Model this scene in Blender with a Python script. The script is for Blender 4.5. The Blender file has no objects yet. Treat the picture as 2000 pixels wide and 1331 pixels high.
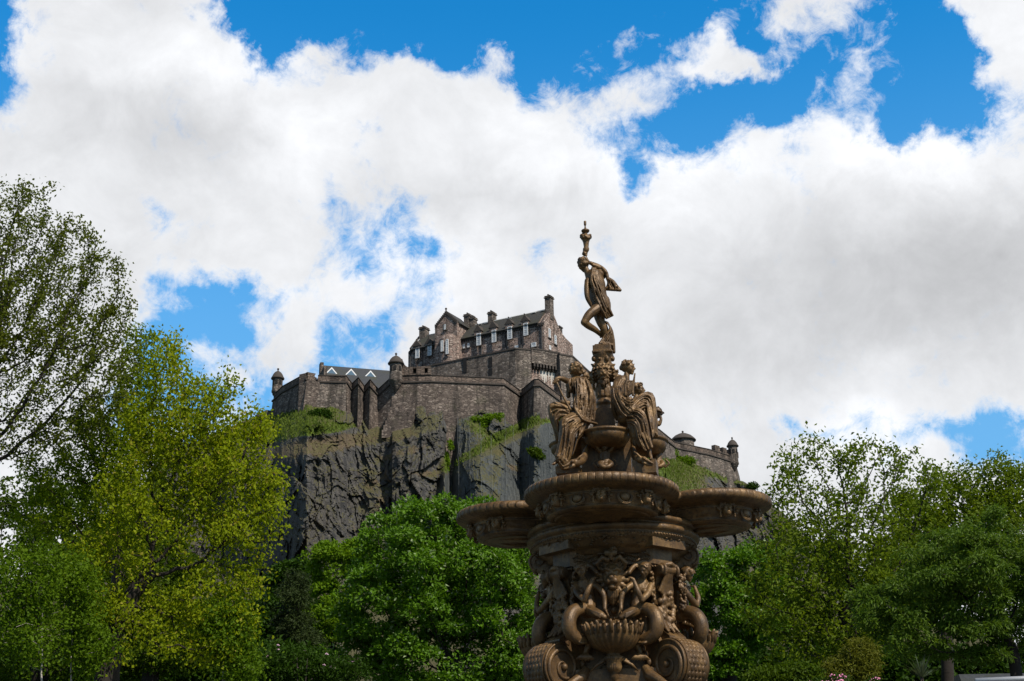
import bpy, bmesh, math, random
import numpy as np
from mathutils import Vector, Matrix
random.seed(11); RNG = np.random.default_rng(11)
SC = bpy.context.scene; COL = SC.collection
# ---------------------------------------------------------------- camera
PITCH = math.radians(20.0); ROLL = 0.017; FL = 2777.8
CAM = np.array([0.0, 0.0, 1.6])
_F = np.array([0, math.cos(PITCH), math.sin(PITCH)]); _U0 = np.array([0, -math.sin(PITCH), math.cos(PITCH)]); _R0 = np.array([1.0, 0, 0])
_R = _R0*math.cos(ROLL) - _U0*math.sin(ROLL); _U = _U0*math.cos(ROLL) + _R0*math.sin(ROLL)
cam_d = bpy.data.cameras.new('camera'); cam = bpy.data.objects.new('camera', cam_d); COL.objects.link(cam)
cam.matrix_world = Matrix(((_R[0], _U[0], -_F[0], CAM[0]), (_R[1], _U[1], -_F[1], CAM[1]), (_R[2], _U[2], -_F[2], CAM[2]), (0, 0, 0, 1)))
cam_d.lens = 50; cam_d.sensor_width = 36; cam_d.clip_start = 0.1; cam_d.clip_end = 6000
SC.camera = cam
# ---------------------------------------------------------------- exposure
SC.view_settings.view_transform = 'Standard'; SC.view_settings.look = 'None'
SC.view_settings.exposure = 0.0; SC.view_settings.gamma = 1.0
SC.cycles.max_bounces = 5; SC.cycles.diffuse_bounces = 2; SC.cycles.glossy_bounces = 2; SC.cycles.transmission_bounces = 2
SC.cycles.use_denoising = True
# ---------------------------------------------------------------- sun
SUN_EL = math.radians(47); SUN_AZ = math.radians(138)
S = Vector((math.cos(SUN_EL)*math.sin(SUN_AZ), math.cos(SUN_EL)*math.cos(SUN_AZ), math.sin(SUN_EL)))
sun_d = bpy.data.lights.new('sun', 'SUN'); sun_d.energy = 4.9; sun_d.angle = math.radians(0.5); sun_d.color = (1.0, 0.91, 0.78)
sun = bpy.data.objects.new('sun', sun_d); COL.objects.link(sun)
sun.rotation_euler = S.to_track_quat('Z', 'Y').to_euler(); sun.location = (30, -20, 60)
# ---------------------------------------------------------------- node helper
class NT:
    def __init__(s, nt): s.nt = nt; s.nt.nodes.clear()
    def n(s, t, **kw):
        nd = s.nt.nodes.new(t)
        for k, v in kw.items():
            if k.startswith('i_'):
                key = k[2:]; key = int(key) if key.isdigit() else key
                s.inp(nd, key, v)
            else: setattr(nd, k, v)
        return nd
    def inp(s, nd, key, v):
        if isinstance(v, bpy.types.NodeSocket): s.nt.links.new(v, nd.inputs[key])
        elif isinstance(v, bpy.types.Node): s.nt.links.new(v.outputs[0], nd.inputs[key])
        else: nd.inputs[key].default_value = v
    def m(s, op, a, b=None, c=None, clamp=False):
        nd = s.nt.nodes.new('ShaderNodeMath'); nd.operation = op; nd.use_clamp = clamp
        s.inp(nd, 0, a)
        if b is not None: s.inp(nd, 1, b)
        if c is not None: s.inp(nd, 2, c)
        return nd.outputs[0]
    def vm(s, op, a, b=None, sc=None):
        nd = s.nt.nodes.new('ShaderNodeVectorMath'); nd.operation = op
        s.inp(nd, 0, a)
        if b is not None: s.inp(nd, 1, b)
        if sc is not None: s.inp(nd, 'Scale', sc)
        return nd.outputs['Value'] if op in ('DOT_PRODUCT', 'LENGTH') else nd.outputs[0]
    def mix(s, f, a, b, blend='MIX'):
        nd = s.nt.nodes.new('ShaderNodeMix'); nd.data_type = 'RGBA'; nd.blend_type = blend
        s.inp(nd, 0, f); s.inp(nd, 6, a); s.inp(nd, 7, b); return nd.outputs[2]
    def ramp(s, f, stops, interp='LINEAR'):
        nd = s.nt.nodes.new('ShaderNodeValToRGB'); cr = nd.color_ramp; cr.interpolation = interp
        while len(cr.elements) > 1: cr.elements.remove(cr.elements[-1])
        cr.elements[0].position = stops[0][0]; cr.elements[0].color = c4(stops[0][1])
        for p, c in stops[1:]:
            e = cr.elements.new(p); e.color = c4(c)
        s.inp(nd, 0, f); return nd.outputs[0]
    def smooth(s, v, a, b):
        nd = s.nt.nodes.new('ShaderNodeMapRange'); nd.interpolation_type = 'SMOOTHSTEP'
        s.inp(nd, 0, v); nd.inputs[1].default_value = a; nd.inputs[2].default_value = b; return nd.outputs[0]
    def noise(s, vec, scale, detail=4, rough=0.55, dist=0.0):
        nd = s.n('ShaderNodeTexNoise'); s.inp(nd, 'Vector', vec); nd.inputs['Scale'].default_value = scale
        nd.inputs['Detail'].default_value = detail; nd.inputs['Roughness'].default_value = rough; nd.inputs['Distortion'].default_value = dist
        return nd.outputs[0]
def c4(c):
    return (c, c, c, 1) if isinstance(c, (int, float)) else (c[0], c[1], c[2], 1)
# ---------------------------------------------------------------- world: sky with clouds
world = bpy.data.worlds.new('World'); SC.world = world; world.use_nodes = True
def build_world():
    t = NT(world.node_tree)
    cov = ["07999981000000000000001487720799",
           "17999997003400000004028177520299",
           "38999999789888270224479911420067",
           "48999999999999996766510005510035",
           "99999999999699999953214867603258",
           "99999999999899999981878889999999",
           "99998699988978999993999999999999",
           "99999688998746899999999999999999",
           "99999899997574998867999999999999",
           "99998533457877999569999999999999",
           "99997223685459999999999999999999",
           "99995247884578999999999999999999",
           "99994334345699999999999999999999",
           "99995555566699999999987954565433",
           "99999999999999999999987999879434",
           "99999999999999999999987999999999",
           "99999999999999999999999999999999"]
    NR = len(cov)
    for r in cov: assert len(r) == 32, (r, len(r))
    xs = np.arange(32)*64.5; ys = np.arange(NR)*64.0
    def g(x, y, sx, sy): return np.exp(-((xs[None]-x)/sx)**2 - ((ys[:, None]-y)/sy)**2)
    br = 0.89 + .10*g(420, 110, 220, 60) + .09*g(580, 290, 90, 90) + .11*g(1080, 300, 140, 80) + .12*g(1340, 330, 90, 60) + .12*g(1750, 300, 260, 60) \
        + .09*g(860, 540, 200, 90) - .08*g(970, 370, 150, 60) - .10*g(1760, 560, 330, 110) - .08*g(1450, 700, 220, 80) - .09*g(1980, 470, 200, 90) - .05*g(180, 220, 150, 90) \
        + .08*g(1700, 740, 150, 50) + .12*g(1700, 850, 90, 40) + .10*g(1370, 90, 80, 50) + .06*g(1950, 40, 100, 60) - .06*g(420, 270, 90, 50)
    tc = t.n('ShaderNodeTexCoord'); D = tc.outputs['Generated']
    w1 = t.n('ShaderNodeTexNoise'); t.inp(w1, 'Vector', D); w1.inputs['Scale'].default_value = 26; w1.inputs['Detail'].default_value = 7; w1.inputs['Roughness'].default_value = 0.62
    warp = t.vm('SCALE', t.vm('SUBTRACT', w1.outputs['Color'], (0.5, 0.5, 0.5)), sc=0.055)
    Dw = t.vm('ADD', D, warp)
    fw = t.m('MAXIMUM', t.vm('DOT_PRODUCT', Dw, tuple(_F)), 0.05)
    u = t.m('MULTIPLY_ADD', t.m('DIVIDE', t.vm('DOT_PRODUCT', Dw, tuple(_R)), fw), FL/2000, 0.5)
    v = t.m('MULTIPLY_ADD', t.m('DIVIDE', t.vm('DOT_PRODUCT', Dw, tuple(_U)), fw), -FL, 665.5)
    v = t.m('DIVIDE', v, 64.0); v = t.m('MINIMUM', t.m('MAXIMUM', v, 0.0), float(NR-1))
    acc = None; accb = None
    for j in range(NR):
        stops = [(min(1.0, i*64.5/2000), (int(cov[j][i])/10.0+(0.10 if cov[j][i] == '9' else 0), float(br[j, i]), 0)) for i in range(32)]
        c = t.ramp(u, stops)
        wgt = t.m('SUBTRACT', 1.0, t.m('ABSOLUTE', t.m('SUBTRACT', v, float(j))), clamp=True)
        term = t.vm('SCALE', c, sc=wgt)
        acc = term if acc is None else t.vm('ADD', acc, term)
    sep = t.n('ShaderNodeSeparateXYZ'); t.inp(sep, 0, acc)
    c0, b0 = sep.outputs[0], sep.outputs[1]
    # outside the modelled region: free clouds
    nz = t.noise(D, 4.0, 5, 0.6)
    inside = t.smooth(t.vm('DOT_PRODUCT', D, tuple(_F)), 0.80, 0.92)
    free = t.smooth(nz, 0.44, 0.66)
    c0 = t.m('MULTIPLY', c0, 1.17)
    cc = t.m('ADD', t.m('MULTIPLY', c0, inside), t.m('MULTIPLY', free, t.m('SUBTRACT', 1.0, inside)))
    bb = t.m('ADD', t.m('MULTIPLY', b0, inside), t.m('MULTIPLY', 0.66, t.m('SUBTRACT', 1.0, inside)))
    n1 = t.noise(D, 17.0, 10, 0.63, 0.35); n2 = t.noise(D, 60.0, 8, 0.72, 0.7)
    dens = t.m('ADD', t.m('MULTIPLY_ADD', t.m('SUBTRACT', n1, 0.5), 1.75, cc), t.m('MULTIPLY', t.m('SUBTRACT', n2, 0.5), 0.85))
    alpha = t.m('POWER', t.smooth(dens, 0.38, 0.96), 0.80)
    n3 = t.noise(D, 9.0, 6, 0.6, 0.2)
    b = t.m('ADD', t.m('MULTIPLY_ADD', t.m('SUBTRACT', n3, 0.5), 0.16, bb), t.m('MULTIPLY', t.m('SUBTRACT', n1, 0.5), 0.22))
    b = t.m('MULTIPLY_ADD', t.smooth(dens, 1.05, 0.45), 0.07, b)
    b = t.m('MINIMUM', b, 0.985)
    b = t.m('POWER', b, 2.2)
    cloud = t.vm('SCALE', (0.985, 1.0, 1.03), sc=t.m('MULTIPLY', b, 10.6))
    sky = t.n('ShaderNodeTexSky', sky_type='NISHITA', sun_disc=False, sun_elevation=SUN_EL, sun_rotation=SUN_AZ, altitude=50, air_density=1.0, dust_density=0.6, ozone_density=3.0)
    blue = t.mix(inside, t.mix(1.0, sky.outputs[0], (1.15, 1.05, 0.85, 1), 'MULTIPLY'), t.mix(1.0, sky.outputs[0], (0.14, 1.55, 2.20, 1), 'MULTIPLY'))
    zs = t.n('ShaderNodeSeparateXYZ'); t.inp(zs, 0, D)
    blue = t.mix(t.m('MULTIPLY', t.smooth(zs.outputs[2], 0.56, 0.24), 0.74), blue, (2.1, 4.9, 8.3, 1))
    col = t.mix(alpha, blue, cloud)
    # darker below the horizon
    sp = t.n('ShaderNodeSeparateXYZ'); t.inp(sp, 0, D)
    up = t.smooth(sp.outputs[2], -0.03, 0.02)
    col = t.mix(up, (0.30, 0.32, 0.18, 1), col)
    bg = t.n('ShaderNodeBackground'); t.inp(bg, 0, col); bg.inputs[1].default_value = 0.10
    out = t.n('ShaderNodeOutputWorld'); t.inp(out, 0, bg)
build_world()
world.cycles.sampling_method = 'MANUAL'; world.cycles.sample_map_resolution = 512
# ---------------------------------------------------------------- projections: photo pixel (2000 px wide) to world
def P(px, py, Y):
    px = np.asarray(px, float); py = np.asarray(py, float); Y = np.asarray(Y, float)
    d = _F + _R*((px-1000)/FL)[..., None] - _U*((py-665.5)/FL)[..., None]
    return CAM + d*((Y-CAM[1])/d[..., 1])[..., None]
def on_z(px, py, z):
    d = _F + _R*((px-1000)/FL) - _U*((py-665.5)/FL); return CAM + d*((z-CAM[2])/d[2])
def on_plane(px, py, A, B):
    d = _F + _R*((px-1000)/FL) - _U*((py-665.5)/FL)
    n = np.array([B[1]-A[1], A[0]-B[0], 0.0]); return CAM + d*(np.dot(np.array(A)-CAM, n)/np.dot(d, n))
def to_px(V):
    q = np.asarray(V) - CAM; f = q@_F; return 1000 + FL*(q@_R)/f, 665.5 - FL*(q@_U)/f
# ---------------------------------------------------------------- mesh helpers
def mesh_np(name, V, F, mat=None, smooth=False):
    V = np.asarray(V, np.float32); F = np.asarray(F, np.int32); k = F.shape[1]
    me = bpy.data.meshes.new(name); me.vertices.add(len(V)); me.vertices.foreach_set('co', V.ravel())
    me.loops.add(F.size); me.loops.foreach_set('vertex_index', F.ravel())
    me.polygons.add(len(F)); me.polygons.foreach_set('loop_start', np.arange(0, F.size, k, dtype=np.int32)); me.polygons.foreach_set('loop_total', np.full(len(F), k, np.int32))
    me.polygons.foreach_set('use_smooth', np.full(len(F), smooth)); me.update(calc_edges=True); me.validate()
    if mat: me.materials.append(mat)
    return me
def _cr(a, b): return (a[1]*b[2]-a[2]*b[1], a[2]*b[0]-a[0]*b[2], a[0]*b[1]-a[1]*b[0])
class MB:
    """collects polygons"""
    def __init__(s): s.v = []; s.f = []; s.sm = []
    def add(s, V, F, smooth=False):
        o = len(s.v); s.v += [tuple(map(float, p)) for p in V]; s.f += [tuple(i+o for i in f) for f in F]; s.sm += [smooth]*len(F); return s
    def shell(s, V, F, smooth=False):
        """a closed shell, turned so that its faces look outwards"""
        V = np.array([tuple(p) for p in V], float); o = V.mean(0); vol = 0
        for f in F:
            q = V[list(f)]-o
            for k in range(1, len(f)-1): vol += np.dot(q[0], np.cross(q[k], q[k+1])) if len(F) < 40 else 0
            if len(F) >= 40: vol += np.dot(q[0], _cr(q[1], q[2]))
        return s.add(V, F if vol > 0 else [tuple(f[::-1]) for f in F], smooth)
    def box(s, c, sz, rz=0.0):
        x, y, z = sz[0]/2, sz[1]/2, sz[2]/2; ca, sa = math.cos(rz), math.sin(rz); V = []
        for dz in (-z, z):
            for dx, dy in ((-x, -y), (x, -y), (x, y), (-x, y)): V.append((c[0]+dx*ca-dy*sa, c[1]+dx*sa+dy*ca, c[2]+dz))
        return s.add(V, [(3, 2, 1, 0), (4, 5, 6, 7), (0, 1, 5, 4), (1, 2, 6, 5), (2, 3, 7, 6), (3, 0, 4, 7)])
    def hexa(s, bot, top):
        n = len(bot); V = list(bot)+list(top)
        return s.shell(V, [tuple(range(n-1, -1, -1)), tuple(range(n, 2*n))] + [(i, (i+1) % n, n+(i+1) % n, n+i) for i in range(n)])
    def prism(s, poly, vec):
        poly = [np.array(p, float) for p in poly]; return s.hexa(poly, [p+np.array(vec, float) for p in poly])
    def tube(s, pts, rad, seg=10, smooth=True, cap=True):
        V, F = tube_geo(pts, rad, seg, cap); return s.shell(V, F, smooth)
    def ball(s, c, r, seg=10, rings=7, ax=None):
        V, F = ball_geo(c, r, seg, rings, ax); return s.shell(V, F, True)
    def lathe(s, c, prof, seg=32, smooth=True, mod=None, a0=0, a1=2*math.pi):
        full = abs(a1-a0-2*math.pi) < 1e-6; V = []; n = seg if full else seg+1
        for (r, z) in prof:
            for i in range(n):
                a = a0+(a1-a0)*i/seg; rr = r if mod is None else mod(r, z, a); V.append((c[0]+rr*math.cos(a), c[1]+rr*math.sin(a), c[2]+z))
        F = []
        for j in range(len(prof)-1):
            for i in range(seg):
                k = (i+1) % n; F.append((j*n+i, j*n+k, (j+1)*n+k, (j+1)*n+i))
        return s.add(V, F, smooth)
    def mesh(s, name, mat):
        me = bpy.data.meshes.new(name); me.from_pydata(s.v, [], s.f)
        me.polygons.foreach_set('use_smooth', s.sm); me.validate(); me.update()
        if mat: me.materials.append(mat)
        return me
    def build(s, name, mat, parent=None, **kw): return obj(name, s.mesh(name, mat), parent, **kw)
def tube_geo(pts, rad, seg=10, cap=True):
    pts = [np.array(p, float) for p in pts]; n = len(pts)
    if isinstance(rad, (int, float)): rad = [rad]*n
    V = []; F = []; up = np.array([0.13, 0.21, 0.97])
    T = [pts[min(i+1, n-1)]-pts[max(i-1, 0)] for i in range(n)]; T = [t/(np.linalg.norm(t)+1e-9) for t in T]
    a = np.cross(T[0], up); a = a/(np.linalg.norm(a)+1e-9) if np.linalg.norm(a) > 1e-3 else np.array([1.0, 0, 0])
    for i in range(n):
        a = a-T[i]*np.dot(a, T[i]); a /= (np.linalg.norm(a)+1e-9); b = np.cross(T[i], a)
        for k in range(seg):
            w = 2*math.pi*k/seg; V.append(pts[i]+rad[i]*(math.cos(w)*a+math.sin(w)*b))
    for i in range(n-1):
        for k in range(seg):
            q = (k+1) % seg; F.append((i*seg+k, i*seg+q, (i+1)*seg+q, (i+1)*seg+k))
    if cap: F.append(tuple(range(seg-1, -1, -1))); F.append(tuple((n-1)*seg+k for k in range(seg)))
    return V, F
def ball_geo(c, r, seg=10, rings=7, ax=None):
    c = np.array(c, float); r = np.array([r]*3 if isinstance(r, (int, float)) else r, float); M = np.eye(3) if ax is None else np.array(ax, float).T
    V = [c+M@(r*np.array([0, 0, -1.0]))]; F = []
    for j in range(1, rings):
        p = math.pi*j/rings-math.pi/2
        for i in range(seg):
            a = 2*math.pi*i/seg; V.append(c+M@(r*np.array([math.cos(p)*math.cos(a), math.cos(p)*math.sin(a), math.sin(p)])))
    V.append(c+M@(r*np.array([0, 0, 1.0]))); L = len(V)-1
    for i in range(seg):
        F.append((0, 1+(i+1) % seg, 1+i)); F.append((L, L-seg+i, L-seg+(i+1) % seg))
        for j in range(rings-2): F.append((1+j*seg+i, 1+j*seg+(i+1) % seg, 1+(j+1)*seg+(i+1) % seg, 1+(j+1)*seg+i))
    return V, F
def obj(name, me, parent=None, **kw):
    o = bpy.data.objects.new(name, me); COL.objects.link(o)
    if parent is not None: o.parent = parent
    for k, v in kw.items(): o[k] = v
    return o
def empty(name, loc, **kw):
    o = bpy.data.objects.new(name, None); COL.objects.link(o); o.location = loc; o.empty_display_size = 0.3
    for k, v in kw.items(): o[k] = v
    return o
def copy_tree(o, parent=None):
    c = o.copy(); COL.objects.link(c)
    if parent is not None: c.parent = parent
    for ch in list(o.children): copy_tree(ch, c)
    return c
def catmull(pts, n=5):
    pts = [np.array(p, float) for p in pts]
    if len(pts) < 3 or n < 2: return pts
    Q = [2*pts[0]-pts[1]]+pts+[2*pts[-1]-pts[-2]]; out = []
    for i in range(1, len(Q)-2):
        for k in range(n):
            u = k/n; a, b, c, d = Q[i-1], Q[i], Q[i+1], Q[i+2]
            out.append(0.5*((2*b)+(-a+c)*u+(2*a-5*b+4*c-d)*u*u+(-a+3*b-3*c+d)*u**3))
    out.append(pts[-1]); return out
# gradient noise, vectorised
_perm = RNG.permutation(256); _perm = np.concatenate([_perm, _perm, _perm]); _gr = RNG.normal(size=(256, 3)); _gr /= np.linalg.norm(_gr, axis=1)[:, None]
def perlin(p):
    p = np.asarray(p, float); i = np.floor(p).astype(int); f = p-i; w = f*f*f*(f*(f*6-15)+10); i &= 255; out = 0
    for dx in (0, 1):
        for dy in (0, 1):
            for dz in (0, 1):
                h = _perm[_perm[_perm[(i[..., 0]+dx) & 255]+((i[..., 1]+dy) & 255)]+((i[..., 2]+dz) & 255)]
                g = _gr[h]; dd = np.stack([f[..., 0]-dx, f[..., 1]-dy, f[..., 2]-dz], -1)
                ww = (w[..., 0] if dx else 1-w[..., 0])*(w[..., 1] if dy else 1-w[..., 1])*(w[..., 2] if dz else 1-w[..., 2])
                out = out+ww*(g*dd).sum(-1)
    return out*1.5
def fbm(p, o=4, ridged=False):
    a = 1.0; s = 0; q = np.asarray(p, float)
    for _ in range(o):
        n = perlin(q); s = s+a*((1-2*np.abs(n)) if ridged else n); a *= 0.5; q = q*2.03+7.1
    return s
# ---------------------------------------------------------------- materials
def new_mat(name):
    m = bpy.data.materials.new(name); m.use_nodes = True; return m, NT(m.node_tree)
def finish(t, col, rough=0.9, metal=0.0, bump=None, bstr=0.5, bdist=0.05, spec=0.5):
    b = t.n('ShaderNodeBsdfPrincipled'); t.inp(b, 'Base Color', col); t.inp(b, 'Roughness', rough); t.inp(b, 'Metallic', metal); t.inp(b, 'Specular IOR Level', spec)
    if bump is not None:
        bn = t.n('ShaderNodeBump'); bn.inputs['Strength'].default_value = bstr; bn.inputs['Distance'].default_value = bdist; t.inp(bn, 'Height', bump); t.inp(b, 'Normal', bn)
    o = t.n('ShaderNodeOutputMaterial'); t.inp(o, 0, b); return b
def mat_plain(name, col, rough=0.8, metal=0.0, var=0.25, scale=6.0):
    m, t = new_mat(name); tc = t.n('ShaderNodeTexCoord').outputs['Object']
    n = t.noise(tc, scale, 5, 0.6); c = t.mix(n, tuple(x*(1-var) for x in col)+(1,), tuple(x*(1+var) for x in col)+(1,))
    finish(t, c, rough, metal, n, 0.25, 0.02); return m
def mat_iron():
    m, t = new_mat('bronze_painted_iron'); tc = t.n('ShaderNodeTexCoord').outputs['Object']
    n = t.noise(tc, 3.0, 6, 0.65); n2 = t.noise(tc, 22.0, 5, 0.6); n3 = t.noise(tc, 160.0, 3, 0.6)
    c = t.ramp(n, [(0.30, (0.050, 0.027, 0.010)), (0.52, (0.130, 0.073, 0.027)), (0.75, (0.27, 0.163, 0.064))])
    c = t.mix(t.smooth(n2, 0.50, 0.72), c, (0.050, 0.034, 0.022, 1))
    # streaks of rain dirt, stretched downwards
    mp = t.n('ShaderNodeMapping'); t.inp(mp, 0, tc); mp.inputs['Scale'].default_value = (14, 14, 1.2)
    st = t.noise(mp.outputs[0], 1.0, 5, 0.65); c = t.mix(t.m('MULTIPLY', t.smooth(st, 0.50, 0.70), 0.55), c, (0.04, 0.027, 0.018, 1))
    r = t.m('MULTIPLY_ADD', n2, 0.38, 0.26)
    h = t.m('MULTIPLY_ADD', n3, 0.35, n2)
    finish(t, c, r, 0.22, h, 0.55, 0.012, 0.45); return m
def mat_masonry(name, cols, mortar=(0.10, 0.085, 0.075), sc=1.5, dark=0.5, moss=0.0):
    m, t = new_mat(name); tc = t.n('ShaderNodeTexCoord').outputs['Object']
    wob = t.n('ShaderNodeTexNoise'); t.inp(wob, 'Vector', tc); wob.inputs['Scale'].default_value = 1.3; wob.inputs['Detail'].default_value = 3
    v = t.vm('ADD', tc, t.vm('SCALE', wob.outputs['Color'], sc=0.35))
    mp = t.n('ShaderNodeMapping'); t.inp(mp, 0, v); mp.inputs['Scale'].default_value = (sc, sc, sc*2.3)
    vo = t.n('ShaderNodeTexVoronoi'); t.inp(vo, 'Vector', mp.outputs[0]); vo.inputs['Scale'].default_value = 1.0; vo.inputs['Randomness'].default_value = 0.85
    ve = t.n('ShaderNodeTexVoronoi', feature='DISTANCE_TO_EDGE'); t.inp(ve, 'Vector', mp.outputs[0]); ve.inputs['Scale'].default_value = 1.0; ve.inputs['Randomness'].default_value = 0.85
    sp = t.n('ShaderNodeSeparateColor'); t.inp(sp, 0, vo.outputs['Color'])
    n = len(cols); c = t.ramp(sp.outputs[0], [(i/(n-1), cols[i]) for i in range(n)])
    big = t.noise(tc, 0.22, 6, 0.68); fine = t.noise(tc, 4.0, 4, 0.7)
    c = t.mix(t.smooth(ve.outputs['Distance'], 0.08, 0.015), c, c4(mortar))
    c = t.mix(t.m('MULTIPLY', t.smooth(big, 0.46, 0.66), dark), c, (0.030, 0.027, 0.026, 1))
    c = t.mix(t.m('MULTIPLY', t.smooth(fine, 0.35, 0.75), 0.35), c, (0.05, 0.04, 0.036, 1))
    mq = t.n('ShaderNodeMapping'); t.inp(mq, 0, tc); mq.inputs['Scale'].default_value = (0.9, 0.9, 0.07)
    st = t.noise(mq.outputs[0], 1.0, 5, 0.6); c = t.mix(t.m('MULTIPLY', t.smooth(st, 0.50, 0.66), 0.62), c, (0.022, 0.021, 0.02, 1))
    if moss: c = t.mix(t.m('MULTIPLY', t.smooth(t.noise(tc, 0.35, 5, 0.7), 0.55, 0.7), moss), c, (0.045, 0.06, 0.02, 1))
    h = t.m('ADD', t.m('MULTIPLY', t.smooth(ve.outputs['Distance'], 0.0, 0.12), 1.0), t.m('MULTIPLY', fine, 0.8))
    finish(t, c, 0.95, 0, h, 0.8, 0.10, 0.2); return m
def mat_slate(name, a, b):
    m, t = new_mat(name); tc = t.n('ShaderNodeTexCoord').outputs['Object']
    mp = t.n('ShaderNodeMapping'); t.inp(mp, 0, tc); mp.inputs['Scale'].default_value = (2.2, 2.2, 4.5)
    vo = t.n('ShaderNodeTexVoronoi'); t.inp(vo, 'Vector', mp.outputs[0]); sp = t.n('ShaderNodeSeparateColor'); t.inp(sp, 0, vo.outputs['Color'])
    c = t.mix(sp.outputs[0], c4(a), c4(b)); n = t.noise(tc, 0.5, 5, 0.65)
    c = t.mix(t.m('MULTIPLY', t.smooth(n, 0.45, 0.7), 0.6), c, (0.05, 0.055, 0.025, 1)); finish(t, c, 0.7, 0, sp.outputs[0], 0.4, 0.04, 0.3); return m
def mat_rock():
    m, t = new_mat('basalt_rock'); tc = t.n('ShaderNodeTexCoord').outputs['Object']
    big = t.noise(tc, 0.09, 6, 0.65); med = t.noise(tc, 0.5, 7, 0.68); mp = t.n('ShaderNodeMapping'); t.inp(mp, 0, tc); mp.inputs['Scale'].default_value = (1.1, 1.1, 0.22)
    col_n = t.noise(mp.outputs[0], 1.0, 8, 0.72, 0.4); fine = t.noise(tc, 3.0, 5, 0.7)
    c = t.ramp(col_n, [(0.32, (0.028, 0.029, 0.033)), (0.46, (0.068, 0.069, 0.072)), (0.60, (0.112, 0.108, 0.104)), (0.74, (0.22, 0.20, 0.18))])
    c = t.mix(t.m('MULTIPLY', t.smooth(big, 0.50, 0.64), 0.3), c, (0.095, 0.080, 0.060, 1))
    c = t.mix(t.m('MULTIPLY', t.smooth(med, 0.60, 0.72), 0.55), c, (0.17, 0.13, 0.085, 1))
    at = t.n('ShaderNodeAttribute', attribute_name='net').outputs['Fac']
    netc = t.ramp(col_n, [(0.35, (0.045, 0.054, 0.058)), (0.55, (0.082, 0.093, 0.096)), (0.72, (0.14, 0.148, 0.142))])
    c = t.mix(t.m('MULTIPLY', at, 0.92), c, netc)
    gr = t.n('ShaderNodeAttribute', attribute_name='grass').outputs['Fac']
    gm = t.smooth(t.m('ADD', gr, t.m('MULTIPLY', t.m('SUBTRACT', med, 0.5), 1.5)), 0.38, 0.60)
    gc = t.ramp(t.noise(tc, 1.3, 5, 0.7), [(0.35, (0.045, 0.050, 0.018)), (0.5, (0.085, 0.135, 0.018)), (0.65, (0.135, 0.205, 0.022)), (0.8, (0.16, 0.13, 0.055))])
    c = t.mix(gm, c, gc)
    br = t.n('ShaderNodeAttribute', attribute_name='dry').outputs['Fac']
    bm = t.smooth(t.m('ADD', br, t.m('MULTIPLY', t.m('SUBTRACT', med, 0.5), 1.6)), 0.42, 0.62)
    c = t.mix(t.m('MULTIPLY', bm, 0.85), c, t.ramp(fine, [(0.3, (0.075, 0.055, 0.032)), (0.6, (0.165, 0.125, 0.078)), (0.8, (0.09, 0.10, 0.035))]))
    gn = t.n('ShaderNodeNewGeometry'); sz = t.n('ShaderNodeSeparateXYZ'); t.inp(sz, 0, gn.outputs['True Normal'])
    lm = t.m('MULTIPLY', t.smooth(t.m('MULTIPLY_ADD', t.m('SUBTRACT', med, 0.5), 0.9, sz.outputs[2]), 0.42, 0.66), 0.8)
    c = t.mix(lm, c, t.ramp(fine, [(0.3, (0.050, 0.048, 0.022)), (0.5, (0.085, 0.085, 0.026)), (0.7, (0.13, 0.105, 0.06))]))
    h = t.m('ADD', t.m('MULTIPLY', col_n, 1.2), t.m('MULTIPLY', fine, 0.35)); finish(t, c, 0.88, 0, h, 0.9, 0.6, 0.3); return m
def mat_leaf(name, a, b, trans=0.45, tip=None, gloss=0.12):
    m, t = new_mat(name); g = t.n('ShaderNodeNewGeometry'); r = g.outputs['Random Per Island']
    tc = t.n('ShaderNodeTexCoord').outputs['Object']; n = t.noise(tc, 0.55, 3, 0.6)
    c = t.mix(t.m('ADD', t.m('MULTIPLY', r, 0.6), t.m('MULTIPLY', n, 0.45), clamp=True), c4(a), c4(b))
    if tip: c = t.mix(t.smooth(r, 0.93, 0.97), c, c4(tip))
    p = t.n('ShaderNodeBsdfPrincipled'); t.inp(p, 'Base Color', c); p.inputs['Roughness'].default_value = 0.55; p.inputs['Specular IOR Level'].default_value = gloss
    tr = t.n('ShaderNodeBsdfTranslucent'); t.inp(tr, 'Color', t.mix(1.0, c, (1.25, 1.2, 0.5, 1), 'MULTIPLY'))
    mx = t.n('ShaderNodeMixShader'); mx.inputs[0].default_value = trans; t.inp(mx, 1, p); t.inp(mx, 2, tr)
    o = t.n('ShaderNodeOutputMaterial'); t.inp(o, 0, mx); return m
def mat_glass():
    m, t = new_mat('window_glass'); p = finish(t, (0.10, 0.16, 0.22, 1), 0.12, 0.0, None); p.inputs['Specular IOR Level'].default_value = 0.9; return m
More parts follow.
